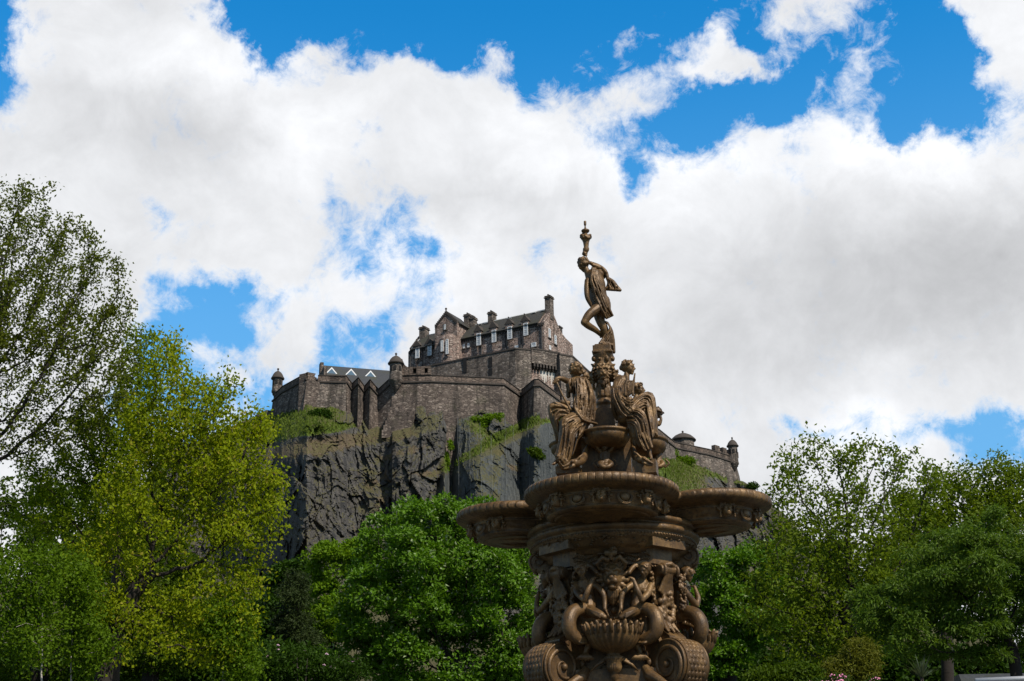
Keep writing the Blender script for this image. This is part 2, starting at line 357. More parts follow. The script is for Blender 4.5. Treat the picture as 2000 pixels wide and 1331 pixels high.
M = dict(
 iron=mat_iron(),
 keep=mat_masonry('pink_rubble_masonry', [(0.18, 0.13, 0.115), (0.42, 0.315, 0.275), (0.30, 0.225, 0.195), (0.54, 0.44, 0.39), (0.36, 0.255, 0.22), (0.46, 0.37, 0.325)], sc=1.7, dark=0.35),
 ramp=mat_masonry('grey_rampart_masonry', [(0.09, 0.078, 0.070), (0.22, 0.19, 0.17), (0.14, 0.12, 0.107), (0.33, 0.285, 0.25), (0.175, 0.14, 0.12)], sc=1.7, dark=0.55, moss=0.2),
 curt=mat_masonry('brown_rampart_masonry', [(0.072, 0.058, 0.052), (0.175, 0.142, 0.125), (0.11, 0.088, 0.079), (0.31, 0.26, 0.225), (0.135, 0.11, 0.096)], sc=2.1, dark=0.55, moss=0.25),
 cope=mat_masonry('pale_parapet_masonry', [(0.11, 0.085, 0.072), (0.23, 0.175, 0.145), (0.16, 0.125, 0.105), (0.27, 0.215, 0.18)], sc=1.5, dark=0.35),
 trim=mat_plain('dark_weathered_stone', (0.055, 0.046, 0.041), 0.9, 0, 0.5, 3.0),
 dark=mat_plain('shadowed_opening', (0.010, 0.010, 0.011), 0.9, 0, 0.2, 3.0),
 slate=mat_slate('mossy_slate', (0.036, 0.036, 0.037), (0.062, 0.060, 0.055)), slate2=mat_slate('blue_slate', (0.035, 0.04, 0.048), (0.055, 0.06, 0.07)),
 lead=mat_plain('pale_lead', (0.42, 0.44, 0.46), 0.5, 0, 0.2), white=mat_plain('white_window_paint', (0.80, 0.82, 0.84), 0.5, 0, 0.04),
 droppings=mat_plain('white_streaks', (0.62, 0.60, 0.56), 0.9, 0, 0.2, 3.0),
 glass=mat_glass(), rock=mat_rock(), pipe=mat_plain('black_drainpipe', (0.02, 0.02, 0.022), 0.5),
 bark=mat_plain('brown_bark', (0.050, 0.036, 0.026), 0.95, 0, 0.5, 9.0), bark_d=mat_plain('dark_bark', (0.020, 0.015, 0.012), 0.95, 0, 0.5, 9.0),
 birch=mat_plain('pale_birch_bark', (0.38, 0.35, 0.31), 0.9, 0, 0.6, 5.0),
 ground=mat_plain('lawn', (0.025, 0.045, 0.014), 1.0, 0, 0.4, 0.8), path=mat_plain('path_asphalt', (0.12, 0.115, 0.11), 0.95, 0, 0.2, 3.0),
 kerb=mat_plain('pale_pool_kerb', (0.30, 0.27, 0.23), 0.9, 0, 0.25, 4.0), rail=mat_plain('grey_rail_paint', (0.42, 0.43, 0.45), 0.4, 0.3, 0.1),
 pink=mat_plain('pink_petals', (0.78, 0.28, 0.48), 0.6, 0, 0.2, 9.0), palepink=mat_plain('pale_pink_petals', (0.62, 0.42, 0.55), 0.6, 0, 0.2, 9.0),
 cable=mat_plain('net_cable', (0.22, 0.235, 0.24), 0.5, 0.3, 0.1),
)
# ---------------------------------------------------------------- castle rock and ramparts
ZL = 70.3                                    # level of the lower rampart's walk
low_top = [(533, 772), (551, 755), (600, 728), (621, 733.5), (677, 734.5), (688, 749), (700, 737), (712, 754), (723, 741), (739, 760), (766, 735), (842, 733),
           (984, 739), (1017, 763), (1043, 741), (1053, 741), (1096, 774), (1180, 806), (1240, 822), (1288, 839), (1319, 864), (1386, 878), (1434, 893)]
low_pts = [on_z(x, y, ZL) for x, y in low_top]
wall_px = np.array([p[0] for p in low_top], float); wall_Y = np.array([p[1] for p in low_pts])
FOOT = [(-260, 1250), (60, 1120), (200, 1010), (280, 950), (310, 885), (360, 872), (440, 838), (500, 812), (520, 803), (548, 802), (600, 790), (640, 796), (676, 800), (720, 822), (752, 838), (800, 812), (812, 786), (868, 788), (878, 812),
        (930, 797), (968, 798), (1003, 818), (1030, 812), (1056, 806), (1095, 815), (1180, 850), (1288, 884), (1320, 894), (1400, 917), (1444, 938), (1470, 952), (1500, 978), (1540, 1014), (1590, 1068), (1640, 1130), (1700, 1190), (2000, 1262)]
fx = np.array([p[0] for p in FOOT], float); fy = np.array([p[1] for p in FOOT], float)
def foot_Y(px):
    y = np.interp(px, wall_px, wall_Y); y = np.where((px > 677) & (px < 766), np.interp(px, [677, 766], [wall_Y[4]+.5, wall_Y[10]+2.5]), y); y = np.where(px < 533, wall_Y[0]-(533-px)*0.02, y); return np.where(px > 1434, wall_Y[-1]-(px-1434)*0.05, y)
def gss(x, y, cx, cy, sx, sy, rot=0):
    c, s = math.cos(rot), math.sin(rot); dx, dy = x-cx, y-cy; u, v = dx*c+dy*s, -dx*s+dy*c; return np.exp(-(u/sx)**2-(v/sy)**2)
NX, NY = 1120, 320
X0, X1 = -240, 1960
gx = np.linspace(X0, X1, NX); top = np.interp(gx, fx, fy)
jx = np.stack([gx*0.05, gx*0+3.3, gx*0], -1); top = top+fbm(jx, 4)*np.where(gx < 1440, 5.0, 5.0)
tt = np.linspace(0, 1, NY)**1.15
PX = np.repeat(gx[None], NY, 0); PY = top[None]+(1340-top[None])*tt[:, None]
def masks(x, y):
    grass = 1.4*gss(x, y, 590, 825, 85, 20, -0.28)+1.0*gss(x, y, 560, 810, 45, 16, -0.5)+1.2*gss(x, y, 640, 838, 55, 9, -0.12)+1.15*gss(x, y, 955, 868, 95, 9, -0.52)+0.9*gss(x, y, 1015, 838, 50, 9, -0.35) \
        + 1.1*gss(x, y, 1310, 905, 60, 18, 0.35)+0.75*gss(x, y, 1330, 940, 80, 26, 0.55)+0.7*gss(x, y, 1420, 935, 60, 9, 0.35)+0.6*gss(x, y, 870, 905, 8, 22)+0.75*gss(x, y, 935, 838, 40, 16, 0.6)+0.55*gss(x, y, 480, 850, 70, 30)+0.6*gss(x, y, 1060, 822, 50, 8)+.6*gss(x, y, 1550, 1060, 40, 50)
    dry = 1.0*gss(x, y, 650, 868, 135, 19, -0.16)+0.6*gss(x, y, 780, 848, 40, 14)+0.7*gss(x, y, 835, 925, 55, 10)+0.55*gss(x, y, 740, 960, 40, 60)+0.8*gss(x, y, 974, 884, 14, 8)+0.8*gss(x, y, 1003, 915, 16, 6, 0.5)+0.7*gss(x, y, 1350, 935, 70, 22, 0.5)+0.55*gss(x, y, 800, 880, 70, 14, -0.2)+0.5*gss(x, y, 560, 880, 40, 10, -0.5)
    net = np.clip(1.5*gss(x, y, 985, 925, 110, 66)+1.3*gss(x, y, 905, 835, 38, 38)+1.0*gss(x, y, 890, 960, 25, 60)+1.2*gss(x, y, 1075, 870, 60, 60), 0, 1)
    net = net*(x > 868); return grass, dry, net
G, DR, NE = masks(PX, PY)
slope = 0.018+0.16*np.clip(G, 0, 1)+0.10*np.clip(DR, 0, 1)+0.05*gss(PX, PY, 985, 925, 120, 80)+0.10*(PY > 1120)+0.05*(PX > 1300)
Yb = foot_Y(gx)[None]-np.cumsum(slope*np.vstack([np.zeros(NX), np.diff(PY, axis=0)]), 0)
P0 = P(PX, PY, Yb)
rg = (1-0.55*NE)*(1-0.55*np.clip(G, 0, 1))*(1-0.5*np.clip(DR, 0, 1))*np.clip(tt[:, None]*22, 0, 1)
colf = fbm(P0*np.array([0.22, 0.22, 0.085])+1.5*np.stack([perlin(P0*.11)]*3, -1), 5, True); blk = perlin(P0*np.array([0.10, 0.1, 0.085])+9); fin = fbm(P0*np.array([0.8, 0.8, 0.55])+3, 4, True); strata = perlin(P0*np.array([0.10, .10, .40])+31)
qq = P0+2.5*np.stack([perlin(P0*.15+3), perlin(P0*.15+8), perlin(P0*.15+13)], -1); q = np.round(perlin(qq*np.array([0.36, 0.36, 0.16])+5)*4)/4+.5*np.round(perlin(qq*np.array([0.9, 0.9, 0.35])+15)*3)/3
rg = rg*np.clip((1180-PY)/60, .15, 1)
def facets(u, w, seed):
    """faceted blocks: each cell of a jittered grid is one tilted plane"""
    r = np.random.default_rng(seed); T = r.uniform(size=(64, 64, 5)); iu, iw = np.floor(u).astype(int), np.floor(w).astype(int); best = np.full(u.shape, 9e9); out = np.zeros(u.shape)
    for a in (-1, 0, 1):
        for b_ in (-1, 0, 1):
            t_ = T[(iu+a) & 63, (iw+b_) & 63]; cu, cw = iu+a+t_[..., 0], iw+b_+t_[..., 1]; d = (u-cu)**2+(w-cw)**2; h = t_[..., 2]*2-1+(t_[..., 3]-.5)*2.2*(u-cu)+(t_[..., 4]-.35)*1.6*(w-cw); m = d < best; best = np.where(m, d, best); out = np.where(m, h, out)
    return out
wx = P0[..., 0]+1.2*perlin(P0*.22+4)+.12*P0[..., 2]; wz = P0[..., 2]+2.0*perlin(P0*.16+40)
fc = 1.2*facets(wx/5.5, wz/13, 1)+.8*facets(wx/2.3+9, wz/6.0, 2)+.45*facets(wx/1.05+3, wz/2.4, 3)+.22*facets(wx/.5, wz/1.0, 4)
disp = rg*(-3.0*blk-0.28*colf-0.22*fin-.7*strata+fc)
disp -= 7.0*gss(PX, PY, 628, 818, 36, 26)*np.clip(tt[:, None]*14, 0, 1)           # dark knob
disp -= 3.0*gss(PX, PY, 840, 830, 30, 36)*np.clip(tt[:, None]*14, 0, 1)           # pillar right of the brick buttress
disp += 6.0*gss(PX, PY, 880, 900, 9, 90)-3.0*gss(PX, PY, 1065, 880, 45, 60)+3.0*gss(PX, PY, 1000, 850, 70, 8, -0.5)
disp -= 6.0*np.exp(-((PX-786)/46)**2)/(1+np.exp(-(PY-838)/4))*np.exp(-(np.clip(PY-855, 0, None)/110)**2)
ROCKY = Yb+disp
VR = P(PX, PY, ROCKY)
edge = np.array([np.sin(gx*0.3), gx*0, gx*0]).T*0
back = VR[0]+np.array([0, 40.0, 0]); last = VR[-1].copy(); last[:, 1] -= 25; last[:, 2] = 8; last2 = last.copy(); last2[:, 1] -= 35; last2[:, 2] = -1.0
VV = np.vstack([back[None], VR, last[None], last2[None]]).reshape(-1, 3); R_ = NY+3
ii = (np.arange(R_-1)[:, None]*NX+np.arange(NX-1)[None]).ravel(); FF = np.stack([ii, ii+NX, ii+NX+1, ii+1], 1)
me = mesh_np('hill', VV, FF, M['rock'], False)
def addattr(nm, A):
    a = me.attributes.new(nm, 'FLOAT', 'POINT'); a.data.foreach_set('value', np.vstack([A[:1], A, A[-1:], A[-1:]]).astype(np.float32).ravel())
addattr('net', NE); addattr('grass', np.clip(G, 0, 1.3)); addattr('dry', np.clip(DR, 0, 1.2)*(PY < 1200))
hill = obj('hill', me, kind='structure', label='dark basalt crag with grassy ledges carrying the castle')
def rock_at(px, py):
    i = int(round((px-X0)/(X1-X0)*(NX-1))); j = int(np.argmin(np.abs(PY[:, i]-py))); return VR[j, i], j, i
# ground
gnd = MB(); gnd.add([(-900, -300, 0), (900, -300, 0), (900, 900, 0), (-900, 900, 0)], [(0, 1, 2, 3)]); gnd.build('ground', M['ground'], kind='structure')
pth = MB(); pth.add([(-14, -4, .004), (26, -4, .004), (26, 36, .004), (-14, 36, .004)], [(0, 1, 2, 3)]); pth.build('path', M['path'], kind='structure')
# grass tufts on the ledges
def tufts():
    N = 26000; px = RNG.uniform(205, 1690, N*9); k = RNG.uniform(0, 1, N*9); tp = np.interp(px, gx, top); py = tp+2+(1080-tp)*k
    g, d, n = masks(px, py); keep = RNG.uniform(0, 1, len(px)) < np.clip(g*1.2-0.42, 0, 1)*1.0; px, py = px[keep][:N], py[keep][:N]
    i = np.round((px-X0)/(X1-X0)*(NX-1)).astype(int); j = np.array([np.searchsorted(PY[:, a], b) for a, b in zip(i, py)]); j = np.clip(j, 0, NY-1); c = VR[j, i]; n = len(c)
    h = RNG.uniform(0.12, 0.42, n); w = RNG.uniform(0.05, 0.12, n); a = RNG.uniform(0, 2*np.pi, n); dx = np.stack([np.cos(a)*w, np.sin(a)*w, 0*a], 1); up = np.stack([RNG.normal(0, .25, n)*h, RNG.normal(0, .25, n)*h, h], 1)
    V = np.stack([c-dx, c+dx, c+up+dx*.3, c+up-dx*.3], 1).reshape(-1, 3); F = np.arange(4*n).reshape(-1, 4)
    obj('grass', mesh_np('grass', V, F, mat_leaf('ledge_grass', (0.055, 0.085, 0.018), (0.17, 0.24, 0.03), 0.35)), kind='stuff', label='bright green grass growing on the crag ledges', category='grass')
tufts()
# ---------------------------------------------------------------- walls
def outward(a, b):
    d = np.array([b[0]-a[0], b[1]-a[1]]); n = np.array([d[1], -d[0]]); n /= np.linalg.norm(n)+1e-9
    if n[1] > 0 and abs(n[1]) > 0.05: n = -n
    return n
def wall_strip(mb, pts, z0, z1, batter=0.0, thick=1.6, off=0.0):
    """a wall of real thickness along a plan polyline; pts go left to right as seen from outside"""
    n = len(pts); nm = []
    for i in range(n):
        ns = []
        if i > 0: d = pts[i]-pts[i-1]; ns.append(np.array([d[1], -d[0]])/np.hypot(d[0], d[1]))
        if i < n-1: d = pts[i+1]-pts[i]; ns.append(np.array([d[1], -d[0]])/np.hypot(d[0], d[1]))
        v = sum(ns); v = v/np.linalg.norm(v); k = 1/max(0.45, float(np.dot(v, ns[0]))); nm.append(np.array([v[0]*k, v[1]*k, 0]))
    b = (np.mean(z1)-np.mean(z0))*batter; zz0 = [z0]*n if np.isscalar(z0) else z0; zz1 = [z1]*n if np.isscalar(z1) else z1
    at = lambda i, o, z: np.array([pts[i][0]+nm[i][0]*o, pts[i][1]+nm[i][1]*o, z])
    for i in range(n-1):
        mb.hexa([at(i, off+b, zz0[i]), at(i+1, off+b, zz0[i+1]), at(i+1, -thick, zz0[i+1]), at(i, -thick, zz0[i])], [at(i, off, zz1[i]), at(i+1, off, zz1[i+1]), at(i+1, -thick, zz1[i+1]), at(i, -thick, zz1[i])])
    return nm
def bartizan(root, pxc, py_base, Y, r, h, name='sentry_turret', gap=True):
    """round corner turret with corbelled foot, domed stone cap and ball finial"""
    c = P(pxc, py_base, Y); b = MB()
    b.lathe(c, [(0.05, -1.9), (r*.35, -1.6), (r*.62, -1.15), (r*.66, -1.0), (r*.85, -.85), (r*.88, -.6), (r*1.04, -.45), (r*1.06, -.15), (r*.98, -.05), (r*.95, h*.5), (r*.94, h)], 28)
    o = b.build(name, M['ramp'], root)
    cb = MB(); cb.lathe(c, [(r*.9, h-.05), (r*1.22, h+.02), (r*1.24, h+.16), (r*1.05, h+.42), (r*.86, h+.80), (r*.58, h+1.12), (r*.25, h+1.32), (r*.12, h+1.40), (r*.10, h+1.52)], 28); cb.ball((c[0], c[1], c[2]+h+1.68), .18, 10, 7); cb.build('domed_cap', M['trim'], o)
    if gap:
        for a in (-2.3, -1.57, -0.8): s = MB(); s.box((c[0]+r*.95*math.cos(a), c[1]+r*.95*math.sin(a), c[2]+h*.66), (.16, .34, .75), a); s.build('slit_opening', M['dark'], o)
    return o
LP = [np.array([p[0], p[1]]) for p in low_pts]
def rampart(name, label, idx, top=ZL, depth=22, batter=.10, mat='curt', band=True, cren=None):
    seg = [LP[i] for i in idx]; root = empty(name, (seg[0][0], seg[0][1], top-10), label=label, category='castle wall', kind='thing', group='ramparts of the castle'); root_i = root.matrix_world
    m = MB(); wall_strip(m, seg, top-depth, top-1.05, batter, 2.2); build_in(m, 'wall_face', M[mat], root)
    p = MB(); wall_strip(p, seg, top-1.04, top, 0, 1.3, -.12); build_in(p, 'parapet', M['cope'], root)
    s = MB(); wall_strip(s, seg, top-1.16, top-.94, 0, .3, .20); wall_strip(s, seg, top-.01, top+.10, 0, 1.45, -.02); build_in(s, 'string_course', M['trim'], root)
    return root
def build_in(mb, name, mat, root, **kw):
    """build with world coordinates under a root that stands at its base"""
    l = np.array(root.location); mb.v = [(a-l[0], b-l[1], c-l[2]) for a, b, c in mb.v]; return mb.build(name, mat, root, **kw)
def rel(root, o):
    o.location = -Vector(root.location); return o
w1 = rampart('castle_wall', 'shaded rampart wall rising from the far left sentry turret', [0, 1, 2], depth=24)
x = MB(); wall_strip(x, [LP[2]+np.array([0, 0.0]), LP[3]+np.array([-.05, .9])], ZL-16, ZL-.02, .06, 1.5, -.3); build_in(x, 'return_wall', M['curt'], w1)
rel(w1, bartizan(w1, 541.5, 762, wall_Y[0]-.3, .85, 1.75))
w2 = rampart('castle_wall', 'blunt lit bastion below the slate roof with white dormers', [3, 4], depth=24, batter=.10, mat='ramp')
def zig():
    k = [4, 5, 6, 7, 8, 9, 10]; pz = []
    for n_, i in enumerate(k):
        x_, y_ = low_top[i]; f_ = n_/6; Yl = wall_Y[4]*(1-f_)+wall_Y[10]*f_+(0, 1.3, -.4, 1.5, -.3, 1.6, 0)[n_]; pz.append(P(x_, y_, Yl))
    seg = [p[:2] for p in pz]; zt = np.array([p[2] for p in pz]); root = empty('castle_wall', (seg[0][0], seg[0][1], ZL-10), label='dark folded zigzag rampart left of the domed corner turret', category='castle wall', kind='thing', group='ramparts of the castle')
    m = MB(); wall_strip(m, seg, [ZL-26]*7, list(zt-1.05), .05, 2.2); build_in(m, 'wall_face', M['curt'], root)
    m = MB(); wall_strip(m, seg, list(zt-1.04), list(zt), 0, 1.3, -.12); build_in(m, 'parapet', M['cope'], root)
    m = MB(); wall_strip(m, seg, list(zt-1.16), list(zt-.94), 0, .3, .20); wall_strip(m, seg, list(zt-.01), list(zt+.10), 0, 1.45, -.02); build_in(m, 'string_course', M['trim'], root); return root
w3 = zig()
dk = MB(); wall_strip(dk, [on_z(588, 772, ZL)[:2], on_z(620.5, 735, ZL)[:2]], ZL-20, ZL-.6, .04, 1.0); build_in(dk, 'flank_wall', M['curt'], w2)
w4 = rampart('castle_wall', 'long brown curtain wall below the main castle building', [10, 11, 12, 13], depth=26, batter=.09)
rel(w4, bartizan(w4, 773, 741, float(wall_Y[10])-.55, 1.0, 2.35))
# raised crenellated parapet right of the corner turret
A, B = low_pts[10], low_pts[11]; cr = MB(); dirv = (B-A)/np.linalg.norm(B-A); zr = P(800, 719, A[1]+.4)[2]
def up_box(mb, x0, x1, z0, z1, th=.9, off=0.05):
    a = on_plane(x0, 733, A, B); b = on_plane(x1, 733, A, B); nn = np.array([dirv[1], -dirv[0], 0])
    mb.hexa([a+[0, 0, z0-a[2]]+nn*off, b+[0, 0, z0-b[2]]+nn*off, b+[0, 0, z0-b[2]]-nn*th, a+[0, 0, z0-a[2]]-nn*th], [a+[0, 0, z1-a[2]]+nn*off, b+[0, 0, z1-b[2]]+nn*off, b+[0, 0, z1-b[2]]-nn*th, a+[0, 0, z1-a[2]]-nn*th])
for x0, x1 in ((784, 806.5), (813, 829), (835.5, 841.5)): up_box(cr, x0, x1, ZL+.1, zr)
for x0, x1 in ((806.5, 813), (829, 835.5)): up_box(cr, x0, x1, ZL+.1, ZL+.35); up_box(cr, x0, x1, zr-.25, zr)
for k in range(6): up_box(cr, 783.5+k*1.8, 785.5+k*1.8, zr, zr+1.25*(1-k/6)**2+.05)
build_in(cr, 'raised_parapet', M['cope'], w4)
for x0, x1 in ((806.5, 813), (829, 835.5)): op = MB(); up_box(op, x0, x1, ZL+.35, zr-.25, .8, -.7); build_in(op, 'gun_opening', M['dark'], w4)
# stepped brick buttress under the corner turret
bt = MB()
for k in range(7):
    y0 = 786+k*9; a = P(765-k*3.2, y0, wall_Y[10]-2.2-k*.42); b = P(812-k*1.2, y0, wall_Y[10]-1.9-k*.42); c = P(812-k*1.2, y0+11, wall_Y[10]-2.0-k*.42)
    zb, zt = c[2]-.3, a[2]; bt.hexa([(a[0], a[1], zb), (b[0], b[1], zb), (b[0], b[1]+4+k, zb), (a[0], a[1]+4+k, zb)], [(a[0], a[1], zt), (b[0], b[1], zt), (b[0], b[1]+4+k, zt), (a[0], a[1]+4+k, zt)])
build_in(bt, 'stepped_buttress', M['curt'], w4)
w5 = rampart('castle_wall', 'pointed rampart bastion behind the seated statue on the left', [13, 14, 15, 16, 17], depth=30, batter=.07, mat='ramp')
w6 = rampart('castle_wall', 'grey rampart descending to the far right sentry turrets', [17, 18, 19, 20, 21, 22], depth=26, batter=.09, mat='ramp')
rel(w6, bartizan(w6, 1433, 903, wall_Y[22]-.4, .90, 2.9))
# far right: turret drum behind the wall and crenels
c = P(1335, 873, wall_Y[20]+4); b = MB(); b.lathe(c, [(1.95, -3), (1.95, 1.05)], 28); o = rel(w6, b.build('domed_turret', M['ramp'], w6))
b = MB(); b.lathe(c, [(1.9, 1.0), (2.3, 1.05), (2.32, 1.2), (2.0, 1.55), (1.5, 2.0), (.8, 2.35), (.2, 2.5), (.15, 2.7)], 28); b.ball((c[0], c[1], c[2]+2.8), .2); b.build('domed_cap', M['trim'], o)
A, B = low_pts[21], low_pts[22]; dirv = (B-A)/np.linalg.norm(B-A); cr = MB(); zr = ZL+1.25
for x0, x1 in ((1388, 1397), (1402.5, 1410), (1415, 1432)): up_box(cr, x0, x1, ZL+.1, zr, .9, -.1)
for x0, x1 in ((1397, 1402.5), (1410, 1415)): up_box(cr, x0, x1, ZL+.1, ZL+.3, .9, -.1)
build_in(cr, 'raised_parapet', M['cope'], w6)
tail = MB(); e = LP[22]; wall_strip(tail, [e, e+np.array([3.0, 14.0])], ZL-26, ZL-.1, .10, 2.0); build_in(tail, 'return_wall', M['ramp'], w6)
# ---------------------------------------------------------------- upper rampart
ZU = on_z(1006.6, 679.5, 77.6)[2]
up_px = [(801, 721.5), (1006.6, 679.5), (1036, 682)]; UP = [on_z(x, y, 77.6) for x, y in up_px]
root = empty('castle_wall', (UP[0][0], UP[0][1], 62), label='tall grey retaining wall directly under the main castle building', category='castle wall', kind='thing', group='ramparts of the castle')
m = MB(); wall_strip(m, [p[:2] for p in UP], 60, 77.35, .06, 2.0); build_in(m, 'wall_face', M['ramp'], root)
m = MB(); wall_strip(m, [p[:2] for p in UP], 77.36, 77.62, 0, 2.1, .10); build_in(m, 'coping', M['trim'], root)
for (x, y0, y1) in ((908, 701, 729), (958, 699, 708), (958, 710, 718), (958, 722, 734)):
    sl = MB(); a = on_plane(x-3.6, y0, UP[0], UP[1]); b = on_plane(x+3.6, y0, UP[0], UP[1]); z1 = a[2]; z0 = on_plane(x, y1, UP[0], UP[1])[2]; f = np.array([-.02, -1, 0])*((77-z0)*.06+.12)
    sl.hexa([(a[0]+f[0], a[1]+f[1], z0), (b[0]+f[0], b[1]+f[1], z0), (b[0], b[1]+.3, z0), (a[0], a[1]+.3, z0)], [(a[0]+f[0], a[1]+f[1], z1), (b[0]+f[0], b[1]+f[1], z1), (b[0], b[1]+.3, z1), (a[0], a[1]+.3, z1)])
    build_in(sl, 'slit_opening', M['dark'], root)
# projecting battery with corbels
B1 = on_z(1038, 679.5, 77.9); B2 = B1+np.array([4.6, .55, 0]); B2 = on_z(1092, 688.5, 77.9)
root = empty('castle_wall', (B1[0], B1[1], 62), label='corbelled battery with white streaks left of the seated statue', category='castle wall', kind='thing', group='ramparts of the castle')
ptsb = [B1[:2]+np.array([0, 2.2]), B1[:2], B2[:2], B2[:2]+np.array([.8, 2.4])]
m = MB(); wall_strip(m, ptsb, 75.4, 77.7, 0, 1.6); build_in(m, 'parapet', M['ramp'], root)
m = MB(); wall_strip(m, ptsb, 77.71, 77.92, 0, 1.7, .08); build_in(m, 'coping', M['trim'], root)
m = MB(); wall_strip(m, [p+np.array([0, .9]) for p in ptsb], 58, 75.2, .03, 1.6); build_in(m, 'wall_face', M['keep'], root)
cb = MB(); dd = (B2-B1); L = np.linalg.norm(dd[:2]); n_ = 9
for k in range(n_):
    q = B1+dd*((k+.5)/n_); ang = math.atan2(dd[1], dd[0]); cb.box((q[0], q[1]+.42, 75.1), (L/n_*.5, .85, .55), ang); cb.box((q[0], q[1]+.55, 74.72), (L/n_*.4, .55, .3), ang)
build_in(cb, 'corbel', M['trim'], root)
st = MB(); rr = random.Random(5)
for k in range(26):
    t_ = .32+.60*rr.random(); q = B1+dd*t_; z1 = 74.9-rr.random()*.5; h = .6+1.9*rr.random(); w = .05+.09*rr.random(); yy = q[1]+.9-.03*(75.2-z1)-.06; st.hexa([(q[0]-w*.3, yy-.03*h, z1-h), (q[0]+w*.3, yy-.03*h, z1-h), (q[0]+w*.3, yy+.1, z1-h), (q[0]-w*.3, yy+.1, z1-h)], [(q[0]-w, yy, z1), (q[0]+w, yy, z1), (q[0]+w, yy+.1, z1), (q[0]-w, yy+.1, z1)])
build_in(st, 'white_streak', M['droppings'], root)
C1 = on_z(1092.5, 691, 77.4); C2 = on_z(1119, 696, 77.4); 
root = empty('castle_wall', (C1[0], C1[1], 62), label='grey rampart stepping down to the right behind the seated statue', category='castle wall', kind='thing', group='ramparts of the castle')
m = MB(); pts = [C1, C2, on_z(1140, 716, 77.4), on_z(1175, 748, 77.4)]
wall_strip(m, [p[:2] for p in pts], 60, 77.2, .05, 1.8); build_in(m, 'wall_face', M['ramp'], root)
m = MB(); wall_strip(m, [p[:2] for p in pts], 77.21, 77.45, 0, 1.9, .1); build_in(m, 'coping', M['trim'], root)
# ---------------------------------------------------------------- main castle building
ZE = P(1062.6, 629, 220.0)[2]
FA = on_z(797.5, 685.5, ZE); FB = on_z(1062.6, 629, ZE); fd = (FB-FA); fd[2] = 0; FLn = np.linalg.norm(fd); fd /= FLn; pn = np.array([-fd[1], fd[0], 0])   # pn points away from the viewer
if pn[1] < 0: pn = -pn
fout = -pn
ZB = 76.0
GB = FB+pn*6.2
root = empty('castle_building', (FA[0], FA[1], ZB), label='long pink stone castle building with slate roof, gabled stair tower and chimneys', category='castle building')
KB = root
def gp(px, py): return on_plane(px, py, FB, GB)
def zset(p, z): return np.array([p[0], p[1], z])
apex = gp(1077, 604); DEP = np.dot(gp(1093, 645)-FB, pn)
apex = FB+pn*(DEP*.5); apex[2] = P(1074, 606, apex[1])[2]
g2 = gp(1105, 661); g3 = gp(1118.5, 674)
body = MB()
poly = [zset(FB, ZB-6), zset(g3, ZB-6), g3, g2, zset(gp(1093.5, 646), gp(1093.5, 646)[2]), apex, zset(FB, ZE)]
# gable block: thin slice carrying the stepped outline, then the long body behind it
body.prism(poly, -fd*2.2)
bk = FB+pn*DEP
poly2 = [zset(FB, ZB-6), zset(bk, ZB-6), zset(bk, ZE), apex-[0, 0, .35], zset(FB, ZE-.3)]
body.prism([p-fd*2.2 for p in poly2], -fd*(FLn-2.2))
build_in(body, 'wall', M['keep'], root)
rf = MB()
def roofslab(mb, e0, e1, r1, r0, th=.22):
    n = np.cross(np.array(e1)-e0, np.array(r0)-e0); n /= np.linalg.norm(n); n = n if n[2] > 0 else -n; q = [np.array(p, float) for p in (e0, e1, r1, r0)]; mb.hexa([p for p in q], [p+n*th for p in q])
ro = .35
for sgn in (0, 1):
    eo = (FB-pn*ro) if sgn == 0 else (bk+pn*ro); ez = ZE-.25+.02
    roofslab(rf, zset(eo-fd*1.0, ez), zset(eo-fd*(FLn-.6), ez), apex-fd*(FLn-.6)+[0, 0, 0.05], apex-fd*1.0+[0, 0, .05])
rf.build; roof = build_in(rf, 'roof', M['slate'], root)
rg_ = MB(); rg_.tube([apex-fd*1.2+[0, 0, .26], apex-fd*(FLn-.8)+[0, 0, .26]], .13, 6); build_in(rg_, 'ridge_flashing', M['lead'], root)
# eaves course and dentils
ev = MB(); wall_strip(ev, [(FA+fd*.2)[:2], FB[:2]], ZE-.35, ZE-.12, 0, .1, .18)
for k in range(60):
    q = FA+fd*(FLn*(k+.5)/60); ev.box((q[0]-pn[0]*.1, q[1]-pn[1]*.1, ZE-.48), (.16, .3, .24), math.atan2(fd[1], fd[0]))
build_in(ev, 'eaves_course', M['trim'], root)
def on_f(px, py, off=0.0): return on_plane(px, py, FA-pn*off, FB-pn*off)
angf = math.atan2(fd[1], fd[0])
def fbox(mb, px0, px1, py0, py1, off, th, base=0.0):
    a = on_f(px0, (py0+py1)/2, base); b = on_f(px1, (py0+py1)/2, base); xm = (px0+px1)/2; z1 = on_f(xm, py0, base)[2]; z0 = on_f(xm, py1, base)[2]
    mb.hexa([zset(a, z0)-pn*(off), zset(b, z0)-pn*(off), zset(b, z0)-pn*(off-th), zset(a, z0)-pn*(off-th)], [zset(a, z1)-pn*(off), zset(b, z1)-pn*(off), zset(b, z1)-pn*(off-th), zset(a, z1)-pn*(off-th)]); return a, b, z0, z1
